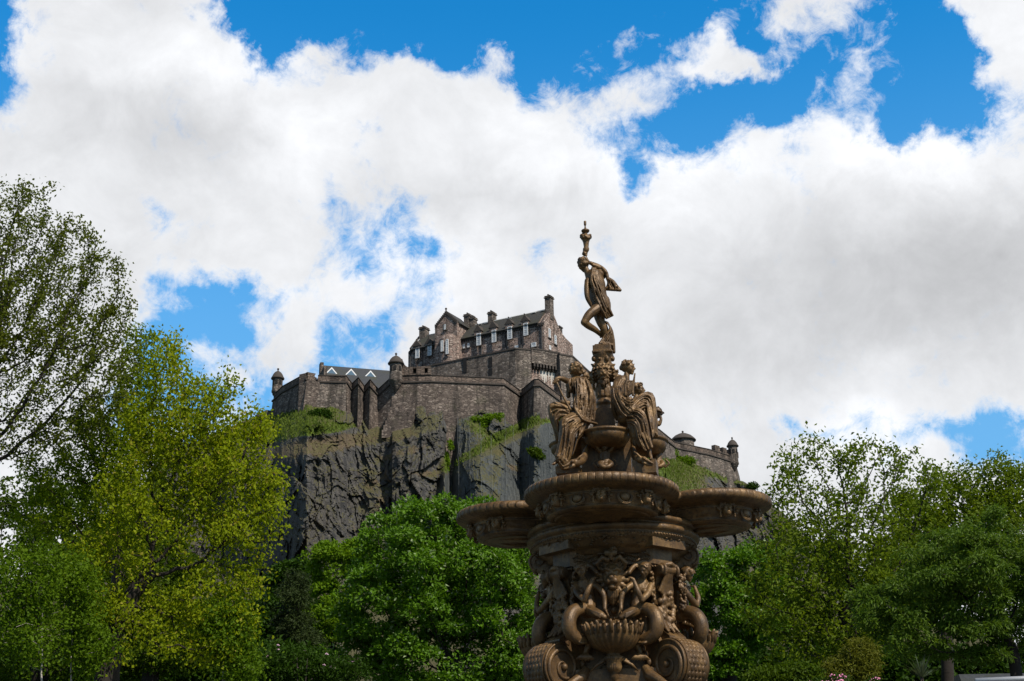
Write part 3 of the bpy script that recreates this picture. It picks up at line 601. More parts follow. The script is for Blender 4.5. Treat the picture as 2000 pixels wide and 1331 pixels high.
def window(px0, px1, py0, py1, nx=3, ny=6, base=0.0, par=None, A_=None, B_=None):
    par = par or KB; PA, PB = (FA, FB) if A_ is None else (A_, B_); d = PB-PA; d[2] = 0; d = d/np.linalg.norm(d); nn = np.array([d[1], -d[0], 0.0])
    if np.dot(nn, CAM-PA) < 0: nn = -nn
    PA = PA+nn*base; PB = PB+nn*base
    xm = (px0+px1)/2; ym = (py0+py1)/2; a = on_plane(px0, ym, PA, PB); b = on_plane(px1, ym, PA, PB); z1 = on_plane(xm, py0, PA, PB)[2]; z0 = on_plane(xm, py1, PA, PB)[2]; c = zset((a+b)/2, (z0+z1)/2); W = np.linalg.norm((b-a)[:2]); H = z1-z0
    ang = math.atan2(d[1], d[0]); mb = MB()
    def bx(u, z, w, h, t, o): q = c+d*u+nn*o; mb.box((q[0], q[1], c[2]+z), (w, t, h), ang)
    fwid = .10; bx(-W/2+fwid/2, 0, fwid, H, .10, .03); bx(W/2-fwid/2, 0, fwid, H, .10, .03); bx(0, H/2-fwid/2, W-2*fwid-.004, fwid, .10, .03); bx(0, -H/2+fwid/2, W-2*fwid-.004, fwid, .10, .03)
    for k in range(1, nx): bx(-W/2+W*k/nx, 0, .048, H-2*fwid-.004, .05, .028)
    for k in range(1, ny): bx(0, -H/2+H*k/ny, W-2*fwid-.004, .10 if k == ny//2 else .048, .046, .030)
    o = build_in(mb, 'window', M['white'], par)
    g = MB(); q = c+nn*-.0; g.box((q[0], q[1], c[2]), (W-.06, .03, H-.06), ang)
    l = np.array(par.location); g.v = [(x_-l[0], y_-l[1], z_-l[2]) for x_, y_, z_ in g.v]; g.build('pane', M['glass'], o)
    s = MB(); q = c+nn*.06; s.box((q[0], q[1], z0-.10), (W+.35, .22, .16), ang); s.v = [(x_-l[0], y_-l[1], z_-l[2]) for x_, y_, z_ in s.v]; s.build('sill', M['trim'], o)
    return o
def dormer(px, pk, hw, base_y, bot):
    """wall dormer: pale jambs, dark triangular pediment and a little slate roof running back"""
    mb = MB(); z = lambda yy: on_f(px, yy)[2]; a = on_f(px-hw*.78, base_y); b = on_f(px+hw*.78, base_y); zt = z(base_y)
    mb.hexa([zset(a, z(bot))-pn*.34, zset(b, z(bot))-pn*.34, zset(b, z(bot))+pn*1.6, zset(a, z(bot))+pn*1.6], [zset(a, zt)-pn*.34, zset(b, zt)-pn*.34, zset(b, zt)+pn*1.6, zset(a, zt)+pn*1.6])
    o = build_in(mb, 'dormer', M['keep'], KB); l = np.array(KB.location)
    t = MB(); a = zset(on_f(px-hw, base_y), zt+.01)-pn*.44; b = zset(on_f(px+hw, base_y), zt+.01)-pn*.44; top_ = zset(on_f(px, pk), z(pk))-pn*.44
    t.prism([a, b, top_], pn*2.2); t.ball(top_+np.array([0, 0, .12]), .12, 8, 6); t.v = [(x_-l[0], y_-l[1], z_-l[2]) for x_, y_, z_ in t.v]; t.build('pediment', M['trim'], o)
for (px, pk, hw, by) in ((816, 666.5, 8.2, 677.5), (839.5, 660.5, 8.2, 672.5), (935, 636, 8.2, 648.5), (964.5, 629, 8.5, 641.5), (995.5, 623, 8.5, 634.5), (1026.5, 616.5, 8.5, 628.5)): dormer(px, pk, hw, by, by+12)
for w_ in ((811.8, 819.2, 680, 700), (835.6, 843, 675.2, 695), (931, 939.2, 651.5, 675), (960.8, 969, 645, 669), (991.4, 1000, 638.4, 662.8), (1022.7, 1031.2, 631.6, 656)): window(*w_, base=.37)
for w_ in ((904.3, 907.8, 672.6, 681), (913.2, 916.8, 671, 679), ): window(*w_, nx=2, ny=3, base=.03)
window(1038.2, 1047.2, 669.5, 678, nx=4, ny=3, base=.03); window(1005.5, 1012.5, 675.5, 680, nx=3, ny=2, base=.03)
for (x, y0) in ((801.5, 686), (824.7, 684), (898.8, 668), (940.2, 660), (986.5, 652), (1017, 645), (1057.5, 634)):
    dp = MB(); a = on_f(x, y0, .14); dp.tube([(a[0], a[1], ZE-.3), (a[0], a[1], ZB-2)], .085, 6); build_in(dp, 'drainpipe', M['pipe'], KB)
# crow steps up the right gable and at the left end
def crow(mb, p0, p1, n, w=.55, along=None, th=.5):
    p0, p1 = np.array(p0), np.array(p1); dh = (p1-p0); ang = math.atan2(dh[1], dh[0])
    for k in range(n):
        q = p0+dh*((k+.5)/n); mb.box((q[0], q[1], q[2]+.05), (np.linalg.norm(dh[:2])/n*.96, th, dh[2]/n+.30), ang)
cs = MB(); e0 = -fd*.1
crow(cs, FB+[0, 0, .1]+e0*2, apex+e0*2-[0, 0, .2], 11); crow(cs, bk+[0, 0, ZE-bk[2]]+e0*2, apex+e0*2-[0, 0, .2], 11)
build_in(cs, 'crow_steps', M['keep'], KB)
le = MB(); q0 = FA+fd*.45; ap0 = apex-fd*(FLn-.45)
le.tube([q0+[0, 0, .25], ap0+[0, 0, .32]], .20, 6); build_in(le, 'gable_coping', M['trim'], KB)
lf = MB(); q1 = FA+fd*.95; lf.tube([q1+[0, 0, .12]-pn*.3, ap0+fd*.5+[0, 0, .28]], .10, 6); build_in(lf, 'valley_flashing', M['lead'], KB)
def chimney(px0, px1, py0, py1, depth, along=True, Yref=None, parent=None):
    par = parent or KB; mb = MB(); xm = (px0+px1)/2; A2, B2 = FA+pn*DEP*.5, FB+pn*DEP*.5; a = on_plane(px0, py1, A2, B2); b = on_plane(px1, py1, A2, B2); z1 = on_plane(xm, py0, A2, B2)[2]; z0 = on_plane(xm, py1, A2, B2)[2]-1.6; c = (a+b)/2; W = np.linalg.norm((b-a)[:2])
    w = W*.72; mb.box((c[0], c[1], (z0+z1)/2), (w, depth, z1-z0), angf); mb.box((c[0], c[1], z1-.22), (w+.26, depth+.26, .16), angf); mb.box((c[0], c[1], z1+.05), (w+.1, depth+.1, .12), angf)
    for k in range(3):
        q = c+pn*(k-1)*depth*.28; mb.lathe((q[0], q[1], z1+.1), [(.14, 0), (.13, .28), (.16, .32), (.11, .34)], 8)
    return build_in(mb, 'chimney', M['ramp'], par)
chimney(821, 836, 642, 655, 1.5); chimney(908, 922, 617, 644, 1.4); chimney(920, 930, 622, 640, 1.2); chimney(955, 967.5, 612.5, 627, 1.4); chimney(1065.5, 1080.5, 581, 608, 1.2)
# rear wing roof stub seen over the gable slope
rw = MB(); q = gp(1098.5, 652); rw.box((q[0]-fd[0]*.9, q[1]-fd[1]*.9, q[2]+.1), (1.3, 1.0, 2.6), angf); rw.box((q[0]-fd[0]*.9, q[1]-fd[1]*.9, q[2]+1.2), (1.5, 1.2, .2), angf); build_in(rw, 'rear_chimney', M['trim'], KB)
gw = dict(par=KB, A_=FB, B_=GB, base=.03)
for w_ in ((1071.4, 1074.8, 642.5, 660), (1083, 1086.4, 655.5, 673), (1072.5, 1075.6, 675.5, 684)): window(*w_, nx=1, ny=5, **gw)
# gabled stair tower
TF = 1.5; TA, TB = FA-pn*TF, FB-pn*TF
def tp(px, py): return on_plane(px, py, TA, TB)
L0, Rr, Ax = tp(849.5, 640), tp(893, 633), tp(871, 610)
zt = L0[2]; Rr = zset(Rr, zt); tw = MB()
tw.prism([zset(L0, ZB-6), zset(Rr, ZB-6), Rr, zset((L0+Rr)/2, Ax[2]), L0], pn*(TF+3.2))
build_in(tw, 'stair_tower', M['keep'], KB)
tr_ = MB(); mid = zset((L0+Rr)/2, Ax[2])
for e in (L0, Rr):
    s_ = (e-mid); s_[2] = 0; s_ /= np.linalg.norm(s_); roofslab(tr_, e+s_*.25+pn*.5-[0, 0, .25], e+s_*.25+pn*(TF+3.1)-[0, 0, .25], mid+pn*(TF+3.1), mid+pn*.5)
build_in(tr_, 'tower_roof', M['slate'], KB)
cs = MB(); crow(cs, L0+[0, 0, .05]+pn*.1, mid+pn*.1-[0, 0, .1], 9, th=.45); crow(cs, Rr+[0, 0, .05]+pn*.1, mid+pn*.1-[0, 0, .1], 9, th=.45); cs.tube([mid+[0, 0, .0], mid+[0, 0, .5]], .13, 6); cs.ball(mid+np.array([0, 0, .6]), .2, 8, 6); build_in(cs, 'tower_crow_steps', M['trim'], KB)
tc_ = tp(876, 680); rad = np.linalg.norm((tp(893, 680)-tp(857, 680))[:2])/2
b = MB(); zc = tp(876, 655)[2]; b.lathe((tc_[0]+pn[0]*.55, tc_[1]+pn[1]*.55, 0), [(rad*.99, ZB-4), (rad*.99, zc-.9), (rad*.9, zc-.45), (rad*.5, zc+.1), (.1, zc+.45)], 32); build_in(b, 'round_stair', M['keep'], KB)
for w_ in ((861.3, 865.8, 665.5, 687), (871, 875.8, 663.5, 692)): window(*w_, nx=2, ny=7, A_=TA, B_=TB, base=rad-.52)
window(867.4, 871, 634.2, 644.4, nx=1, ny=3, A_=TA, B_=TB, base=.03)
q = tp(869.2, 639); b = MB(); b.box((q[0]-pn[0]*0, q[1]-pn[1]*0, q[2]), (.62, .14, 1.15), angf); build_in(b, 'window_surround', M['trim'], KB)
# roof lights on the main roof
for px, py in ((937, 633), (951, 630.5), (995, 621.5), (1043, 610.5), (1060, 606.5)):
    q = on_plane(px, py+2.4, FA+pn*DEP*.42, FB+pn*DEP*.42); q = q+[0, 0, .1]; sk = MB(); sk.box(tuple(q), (.75, .5, .10), angf); build_in(sk, 'roof_light', M['lead'], KB)
# ---------------------------------------------------------------- low building with white dormers
YA = 223.0; HA = P(629, 716, YA); HB = P(790, 729, 236.0); d2 = HB-HA; z_r = HA[2]; HB = zset(on_z(790, 729, z_r), z_r); d2 = HB-HA; d2 /= np.linalg.norm(d2); n2 = np.array([d2[1], -d2[0], 0])
root = empty('castle_building', (HA[0], HA[1], 66), label='low building with dark slate roof and white triangular dormers', category='castle building'); LB = root
L2 = 22.0; bd = MB(); sec = [HA+n2*4-[0, 0, HA[2]-66], HA-n2*4-[0, 0, HA[2]-66], HA-n2*4-[0, 0, 4.6], HA-[0, 0, .3], HA+n2*4-[0, 0, 4.6]]; bd.prism(sec, d2*L2); build_in(bd, 'wall', M['keep'], root)
rf = MB(); roofslab(rf, HA+n2*4.4-[0, 0, 5.0], HA+n2*4.4-[0, 0, 5.0]+d2*L2, HA+d2*L2, HA); roofslab(rf, HA-n2*4.4-[0, 0, 5.0], HA-n2*4.4-[0, 0, 5.0]+d2*L2, HA+d2*L2, HA); build_in(rf, 'roof', M['slate2'], root)
ch = MB(); q = HA-d2*.1; ch.box((q[0], q[1], q[2]-3), (.5, 8.6, 3.2), math.atan2(d2[1], d2[0])); ch.box((q[0], q[1], q[2]-.6), (.55, 1.3, 2.2), math.atan2(d2[1], d2[0])); build_in(ch, 'chimney', M['curt'], root)
for px, py in ((648, 719), (686, 722), (724, 725.5)):
    pk = on_plane(px, py, HA+n2*1.8, HA+n2*1.8+d2*5); o_ = MB()
    w_, h_ = .92, 1.05
    for s in (-1, 1): a = pk; b2 = pk+d2*s*w_-[0, 0, h_]; o_.prism([a+[0, 0, .14], b2+[0, 0, .14], b2-[0, 0, .10], a-[0, 0, .12]], -n2*.35)
    dm = build_in(o_, 'dormer', M['white'], root)
    g = MB(); g.prism([pk-[0, 0, .14], pk+d2*w_*.9-[0, 0, h_], pk-d2*w_*.9-[0, 0, h_]], -n2*1.8); l = np.array(root.location); g.v = [(x_-l[0], y_-l[1], z_-l[2]) for x_, y_, z_ in g.v]; g.build('pane', M['glass'], dm)
# rockfall netting cables over the grey slabs
cb = MB(); rr = random.Random(9)
for k in range(10):
    x0 = 874+k*22+rr.uniform(-4, 4); y0 = 812+rr.random()*18 if x0 < 1000 else 818+rr.random()*20; pts = []
    for j in range(14):
        x_ = x0+rr.uniform(-.5, .5)+j*.3; q, jj, i2 = rock_at(x_, y0+j*13); pts.append(q+np.array([0, -.35, .05]))
    cb.tube(pts, .016, 4, False)
cb.build('rockfall_net', M['cable'], label='thin pale netting cables hanging down the grey rock slabs', category='netting')
# ---------------------------------------------------------------- fountain
YF = 24.0
O = P(1207, 1300, YF); O = np.array([O[0], YF, 0.0])
FOUNT = empty('fountain', tuple(O), label='ornate bronze-brown cast iron fountain topped by a torch-bearing statue', category='fountain')
def zpx(py, px=1203, Y=YF): return float(P(px, py, Y)[2])
TH = math.radians(-11); IRON = M['iron']
def fb(mb, name, parent=None, mat=None, **kw):
    """build in fountain coordinates from world coordinates"""
    mb.v = [(a-O[0], b-O[1], c) for a, b, c in mb.v]; return mb.build(name, mat or IRON, parent or FOUNT, **kw)
ZR = zpx(1001)                                          # mid rim level of the lobed basin
lobes = [(-101, 1.27, 1.27), (-11, 1.70, 1.02), (169, 1.70, 1.02), (79, 1.27, 1.27)]
def outline(phi, dl):
    r = np.full_like(phi, 1.56-dl)
    for a, d, rr in lobes:
        D_ = phi-math.radians(a); q = (rr-dl)**2-(d*np.sin(D_))**2
        v = np.where((q > 0) & (np.cos(D_) > 0), d*np.cos(D_)+np.sqrt(np.clip(q, 0, None)), 0); r = np.maximum(r, v)
    return r
def lobed(name, prof, n=1500, groove=None, parent=None):
    phi = np.linspace(0, 2*np.pi, n, endpoint=False); base = outline(phi, 0); ds = np.hypot(base*(2*np.pi/n), np.abs(np.roll(base, -1)-base)); s = np.cumsum(ds); V = []
    for (dl, z, g) in prof:
        r = outline(phi, dl)
        if g and groove: r = r-g*groove(s)
        V.append(np.stack([r*np.cos(phi), r*np.sin(phi), np.full(n, ZR+z)], 1))
    V = np.vstack(V); K = len(prof); i = np.arange(n); F = []
    for j in range(K-1): F.append(np.stack([j*n+i, j*n+(i+1) % n, (j+1)*n+(i+1) % n, (j+1)*n+i], 1))
    return obj(name, mesh_np(name, V, np.vstack(F)[:, ::-1], IRON, True), parent or FOUNT)
per = .128
def groove(s):
    u = (s % per)/per; e = np.minimum(u, 1-u); return np.clip(1-e/0.10, 0, 1)+.22*np.clip(1-np.abs(e-.22)/.06, 0, 1)
basin = lobed('basin', [(.60, -.10, 0), (.22, -.02, 0), (.13, .055, 0)][:3]+[(.11, .068, .3), (.07, .083, .6), (.035, .08, 1), (.01, .055, 1), (0, .02, 1), (0, -.02, 1), (.012, -.055, 1), (.04, -.075, .7), (.08, -.085, .2), (.10, -.10, 0), (.15, -.11, 0),
   (.21, -.125, 0), (.26, -.145, 0), (.285, -.165, 0), (.27, -.172, 0), (.265, -.185, 0), (.285, -.195, 0), (.30, -.25, 0), (.33, -.31, 0), (.375, -.355, 0), (.36, -.362, 0), (.37, -.38, 0), (.42, -.40, 0), (.47, -.415, 0), (.49, -.40, 0), (.57, -.405, 0), (.75, -.44, 0), (1.0, -.50, 0)],
   groove=lambda s: .034*groove(s))
for (a, d, r) in lobes:                                # flat fluted discs closing each lobe from below
    m = MB(); cx, cy = d*math.cos(math.radians(a)), d*math.sin(math.radians(a)); rr = r-.50
    m.lathe((cx, cy, ZR-.415), [(rr+.02, .02), (rr, -.012), (rr-.03, -.002), (rr-.05, .004), (.18, -.012), (.14, -.03), (.05, -.05), (.001, -.05)], 48, True, lambda q, z, t: q*(1+.012*math.cos(24*t)) if q > .2 else q)
    m.build('underside_disc', IRON, basin)
# --- remeshed sculpture
def sculpt(name, mb, vox, parent=None, smooth=2, world=True, mat=None, dec=None, **kw):
    if world: mb.v = [(a-O[0], b-O[1], c) for a, b, c in mb.v]
    me0 = bpy.data.meshes.new('tmp'); me0.from_pydata(mb.v, [], mb.f); me0.update()
    o = bpy.data.objects.new('tmp', me0); COL.objects.link(o)
    r = o.modifiers.new('r', 'REMESH'); r.mode = 'VOXEL'; r.voxel_size = vox; r.use_smooth_shade = True
    if smooth: s_ = o.modifiers.new('s', 'SMOOTH'); s_.factor = 0.5; s_.iterations = smooth
    dg = bpy.context.evaluated_depsgraph_get(); me = bpy.data.meshes.new_from_object(o.evaluated_get(dg)); bpy.data.objects.remove(o); bpy.data.meshes.remove(me0)
    me.name = name; me.materials.clear(); me.materials.append(mat or IRON); me.polygons.foreach_set('use_smooth', np.ones(len(me.polygons), bool))
    return obj(name, me, parent or FOUNT, **kw)
# --- female masks: local frame x right, y outward (towards viewer = -y), z up, unit = metres
def mask_mesh(curly, seed):
    rr = random.Random(seed); m = MB()
    m.ball((0, 0, 0), (.086, .083, .115), 16, 12); m.ball((0, -.035, -.06), (.05, .055, .055), 12, 9); m.ball((0, -.07, -.088), (.022, .02, .018), 8, 6)
    m.tube([(0, -.075, .035), (0, -.105, -.005), (0, -.108, -.02)], [.011, .014, .016], 8); m.ball((.013, -.095, -.022), .010, 6, 5); m.ball((-.013, -.095, -.022), .010, 6, 5)
    for s in (-1, 1):
        m.tube([(s*.014, -.084, .036), (s*.04, -.084, .044), (s*.068, -.062, .03)], [.009, .010, .007], 6)      # brow
        m.ball((s*.036, -.070, .018), (.016, .014, .010), 8, 6); m.ball((s*.045, -.045, -.02), (.032, .034, .036), 8, 6)
    m.tube([(-.026, -.078, -.052), (0, -.092, -.049), (.026, -.078, -.052)], .0075, 6); m.tube([(-.02, -.08, -.065), (0, -.091, -.067), (.02, -.08, -.065)], .008, 6)
    m.ball((0, .01, .06), (.105, .09, .095), 12, 9)
    for k in range(52 if curly else 20):
        a = math.pi*(-.12+1.24*rr.random()); R = .105+.055*rr.random(); y = -.07+.10*rr.random(); m.ball((R*math.cos(a), y, R*math.sin(a)*1.05+.01), .017+.012*rr.random(), 6, 5)
    for k in range(9):                                     # upright locks / crown leaves
        a = math.pi*(.08+.84*k/8); u = (math.cos(a), math.sin(a)); m.tube([(.10*u[0], -.045, .02+.10*u[1]), (.135*u[0], -.06, .025+.135*u[1]), (.16*u[0], -.03, .025+.16*u[1])], [.022, .020, .008], 6)
    for s in (-1, 1):                                      # locks beside the face and ribbon tips
        for k in range(5):
            m.ball((s*(.112+.012*rr.random()), -.02+.02*rr.random(), .03-.035*k), .022, 7, 5)
        m.tube([(s*.11, .0, -.03), (s*.15, -.02, -.01), (s*.18, .0, .03)], [.016, .013, .006], 6)
    if not curly:                                          # plaited cap
        for k in range(5): m.tube([(x, -.10+.25*x*x*6, .07+.02*k-x*x*1.5) for x in np.linspace(-.09, .09, 7)], .011, 6)
    return m
def masks_on(a, d, r, list_a, kind0=0):
    cx, cy = d*math.cos(math.radians(a)), d*math.sin(math.radians(a))
    for k, (t_, what) in enumerate(list_a):
        A_ = math.radians(-90+t_); q = r-.285 if what != 'med' else r-.30; x, y = cx+q*math.cos(A_), cy+q*math.sin(A_)
        src = MASKS[(k+kind0)//2 % 2] if what == 'mask' else MED
        o = obj('mask' if what == 'mask' else 'medallion', src, basin); o.location = (x, y, ZR-(.235 if what == 'mask' else .245)); o.rotation_euler = (-.16 if what == 'mask' else -.18, 0, math.radians(t_)); o.scale = (1.04, 1.04, .98) if what == 'mask' else (.92, .92, .84)
_t = sculpt('mask', mask_mesh(True, 3), .0075, smooth=1, world=False); m0 = _t.data; bpy.data.objects.remove(_t)
_t = sculpt('mask', mask_mesh(False, 4), .0075, smooth=1, world=False); m1 = _t.data; bpy.data.objects.remove(_t)
MASKS = [m0, m1]
mm = MB(); mm.ball((0, -.005, 0), (.088, .05, .095), 20, 12)
for (R_a, tr) in ((.118, .020), (.142, .010)): mm.tube([(R_a*math.sin(t), .0, R_a*1.04*math.cos(t)) for t in np.linspace(0, 2*math.pi, 29)], tr, 8)
MED = mm.mesh('medallion', IRON)
masks_on(-101, 1.27, 1.27, [(-92, 'mask'), (-70, 'med'), (-49, 'mask'), (-26.5, 'med'), (-4, 'mask'), (18.5, 'med'), (41, 'mask'), (63.5, 'med'), (85, 'mask')])
masks_on(-11, 1.70, 1.02, [(12, 'mask'), (43, 'med'), (73, 'mask'), (103, 'med'), (133, 'mask')]); masks_on(169, 1.70, 1.02, [(-25, 'mask'), (-54, 'med'), (-84, 'mask'), (-112, 'med')], 1)
# relief foliage between lobes
m = MB(); rr = random.Random(8)
for side in (-56, -146):
    for k in range(70):
        a = math.radians(side+rr.uniform(-13, 15)); z = ZR-.20-.15*rr.random(); q = 1.56-.30; x, y = q*math.cos(a), q*math.sin(a); b = a+math.pi/2; L_ = .05; s = rr.choice((-1, 1)); t1 = rr.uniform(-.5, 1.2)
        m.tube([(x, y, z), (x+s*L_*math.cos(b)*math.cos(t1), y+s*L_*math.sin(b)*math.cos(t1), z+L_*math.sin(t1))], [.016, .009], 5)
m.build('relief_foliage', IRON, basin)
# --- neck below the basin
neck = MB(); zc = lambda py: zpx(py)
prof = [(1.0, .16), (1.36, .13), (1.44, .12), (1.48, .10), (1.49, .06), (1.46, .03), (1.42, .02), (1.40, 0), (1.42, -.02), (1.46, -.03), (1.475, -.07), (1.46, -.115), (1.40, -.125), (1.385, -.15), (1.40, -.17), (1.40, -.20), (1.33, -.24), (1.27, -.33), (1.20, -.385), (1.14, -.40), (1.13, -.46), (.9, -.47)]
zn = zc(1059)+.06
neck.lathe((O[0], O[1], zn), prof, 180, True, lambda q, z, t: q-.014*(1 if (t*75/math.pi) % 1 < .18 else 0) if q > 1.435 else q)
nk = fb(neck, 'neck_moulding')
m = MB()
for k in range(150):
    a = math.pi*2*k/150
    for q, z, r_ in ((1.405, -.185, .02),): m.ball((O[0]+q*math.cos(a), O[1]+q*math.sin(a), zn+z), r_, 6, 4)
for k in range(260):
    a = math.pi*2*rr.random(); z = -.22-.13*rr.random(); q = 1.375-(-.22-z)*.9; m.ball((O[0]+q*math.cos(a), O[1]+q*math.sin(a), zn+z), (.03, .03, .016), 6, 4)
fb(m, 'beading', nk)
zk = zn-.44                                             # top of the pedestal body
BT = math.radians(-6)                                   # rotation of the pedestal body
def bl(u, v, z):
    """body local: u to the right along the front face, v outwards towards the viewer"""
    c, s = math.cos(BT), math.sin(BT); x, y = u, -v; return np.array([O[0]+x*c-y*s, O[1]+x*s+y*c, z])
zb0 = zc(1318)
body = MB()
def bprism(mb, pl, z0, z1): mb.hexa([bl(u, v, z0) for u, v in pl], [bl(u, v, z1) for u, v in pl])
octo = lambda a, c: [(-a+c, -a), (a-c, -a), (a, -a+c), (a, a-c), (a-c, a), (-a+c, a), (-a, a-c), (-a, -a+c)]
bprism(body, octo(.98, .30), zc(1125), zn-.38)
bprism(body, octo(1.06, .33), zc(1082)+.01, zc(1082)+.10); bprism(body, octo(1.10, .34), zc(1078)+.06, zc(1078)+.12)
bprism(body, octo(.80, .28), zc(1320), zc(1125)-.002)
bprism(body, octo(1.06, .40), zc(1326)-.45, zc(1322))
bprism(body, octo(1.26, .42), 0.9, zc(1326)-.452); bprism(body, octo(1.9, .6), 0, .9)
bd = fb(body, 'pedestal_body')
m = MB(); zt = zc(1131)                                 # bead string and panel frames
for f_ in range(4):
    for k in range(34):
        u = -.70+1.40*k/33; p = bl(*((u, 1.0) if f_ == 0 else (1.0, u) if f_ == 1 else (u, -1.0) if f_ == 2 else (-1.0, u)), zt); m.ball(p, .019, 6, 4)
fb(m, 'bead_string', bd)
m = MB()                                                # laurel sprays on the frieze
for s in (-1, 1):
    m = MB()
    for k in range(14):
        u = s*(.20+.033*k); z = zc(1112)+.02*math.sin(k*.7)
        for q in (-1, 1): p = bl(u, .985, z); t_ = bl(u-s*.06, 1.01, z+q*.065); m.tube([p, (p+t_)/2+[0, 0, q*.01], t_], [.008, .018, .004], 5)
    fb(m, 'laurel_relief', bd)
# --- fluted console brackets at the centre of each face, pier volutes, garlands
def local_tube(mb, pts, r, seg=8): mb.tube([bl(*p) for p in pts], r, seg)
rot_parts = []
def ring4(o, faces=4):
    """copy a part round the fountain axis on the other three sides"""
    for k in range(1, faces):
        c = copy_tree(o, o.parent); c.rotation_euler = (0, 0, math.pi/2*k)
m = MB()
pr = [(1.00, .30), (1.24, .30), (1.28, .26), (1.28, .18), (1.24, .10), (1.18, .02), (1.12, -.10), (1.10, -.20), (1.00, -.24)]; zb = zc(1084)
for k in range(6):
    u0 = -.20+.40*k/6; w = .40/6*.82; pl = [(v, z) for v, z in pr]; m.hexa([bl(u0, v, zb+z) for v, z in pl], [bl(u0+w, v, zb+z) for v, z in pl])
m.hexa([bl(-.22, v-.02, zb+z) for v, z in pr], [bl(.22, v-.02, zb+z) for v, z in pr])
local_tube(m, [(-.235, 1.22, zb+.33), (.235, 1.22, zb+.33)], .05); local_tube(m, [(-.10, 1.16, zb-.20), (.10, 1.16, zb-.20)], .06)
o = fb(m, 'console_bracket', bd); ring4(o)
# lion mask under the console
def lion(m, c, s, sgn=1):
    """c centre, s size; looks along +v"""
    g = lambda u, v, z: bl(c[0]+u*s, c[1]+v*s, c[2]+z*s)
    def ball(u, v, z, r): 
        rr_ = r if isinstance(r, tuple) else (r, r, r); m.ball(g(u, v, z), tuple(x*s for x in rr_), 10, 8)
    ball(0, 0, .02, (.20, .20, .24)); ball(0, .16, -.06, (.10, .14, .10)); ball(0, .27, -.035, (.055, .04, .04)); ball(.055, .23, -.09, .055); ball(-.055, .23, -.09, .055); ball(0, .17, -.19, (.07, .08, .05))
    for q in (-1, 1):
        m.tube([g(q*.03, .17, .10), g(q*.09, .19, .13), g(q*.16, .13, .09)], [.03*s, .035*s, .02*s], 8); ball(q*.09, .16, .055, .028); ball(q*.19, .02, .20, (.05, .04, .06))
        for k in range(8): a = math.radians(-60+k*24); m.tube([g(q*.17*math.cos(a), .05, .20*math.sin(a)), g(q*.26*math.cos(a), .06, .28*math.sin(a)), g(q*.31*math.cos(a+.25), -.02, .34*math.sin(a+.25))], [.05*s, .045*s, .015*s], 7)
    for k in range(-2, 3): m.tube([g(k*.035, .12, -.22), g(k*.04, .10, -.34), g(k*.03, .05, -.44-.03*(2-abs(k)))], [.03*s, .028*s, .008*s], 6)
m = MB(); zl = zc(1150); lion(m, (0, .98, zl), .95)
for q in (-1, 1): local_tube(m, [(q*.05, 1.12, zl+.26), (q*.14, 1.20, zl+.30), (q*.24, 1.16, zl+.20), (q*.20, 1.10, zl+.12)], [.05*1, .045, .035, .02])
local_tube(m, [(0, 1.10, zl+.42), (0.0, 1.19, zl+.36), (0, 1.16, zl+.26)], [.05, .055, .03]); local_tube(m, [(.0, 1.12, zl+.50), (.06, 1.20, zl+.44), (.10, 1.14, zl+.40)], [.05, .04, .02])
z2 = zl-.52
for t in range(16): a = t*math.pi/8; m.ball(bl(.12*math.cos(a), .98, z2+.13*math.sin(a)), .030, 7, 5)
m.ball(bl(0, .98, z2), .06, 8, 6)
o = sculpt('lion_mask', m, .011, bd, 1); ring4(o)
# --- diagonal piers with volutes (built for the front right diagonal, then turned)
def dg_(R, t, z):
    """diagonal frame: R outwards, t sideways"""
    a = BT-math.pi/4; return np.array([O[0]+R*math.cos(a)-t*math.sin(a), O[1]+R*math.sin(a)+t*math.cos(a), z])
def dprism(mb, prof, w): mb.hexa([dg_(R, -w, z) for R, z in prof], [dg_(R, w, z) for R, z in prof])
pier = MB()
zz = lambda py: zc(py)
# upper pilaster with capital
for (R, z0, z1, w) in ((1.13, zz(1130), zz(1098), .20), (1.17, zz(1098)+.001, zz(1098)+.05, .23), (1.23, zz(1098)+.052, zz(1098)+.11, .27), (1.30, zz(1098)+.112, zz(1098)+.16, .33), (1.34, zz(1098)+.162, zn-.385, .37)):
    pier.hexa([dg_(.5, -w, z0), dg_(R, -w, z0), dg_(R, w, z0), dg_(.5, w, z0)], [dg_(.5, -w, z1), dg_(R, -w, z1), dg_(R, w, z1), dg_(.5, w, z1)])
sv = [(.6, zz(1132)), (1.30, zz(1132)), (1.34, zz(1136)), (1.32, zz(1142)), (1.20, zz(1150)), (1.14, zz(1172)), (1.12, zz(1200)), (1.14, zz(1222)), (1.20, zz(1240)), (1.30, zz(1254)), (1.42, zz(1264)), (1.44, zz(1278)), (.6, zz(1278))]
dprism(pier, sv, .185)
Rv, zv, rv = 1.42, zz(1318), .39
vol = MB()
cir = [(Rv+rv*math.cos(t), zv+rv*math.sin(t)) for t in np.linspace(-math.pi*.80, math.pi*.62, 40)]
base_poly = [(.7, zv-.32)]+cir+[(1.22, zz(1262)), (.7, zz(1266))]
dprism(vol, base_poly, .27)
dprism(vol, [(Rv+(rv+.02)*math.cos(t), zv+(rv+.02)*math.sin(t)) for t in np.linspace(-math.pi*.80, math.pi*.62, 40)]+[(Rv, zv)], .225)
vol.hexa([dg_(.8, -.3, 0.6), dg_(1.75, -.3, .6), dg_(1.75, .3, .6), dg_(.8, .3, .6)], [dg_(.8, -.3, zv-.40), dg_(1.62, -.3, zv-.40), dg_(1.62, .3, zv-.40), dg_(.8, .3, zv-.40)])
pr_o = fb(pier, 'pier', FOUNT)
vo_o = fb(vol, 'scroll_volute', pr_o)
sp = MB()
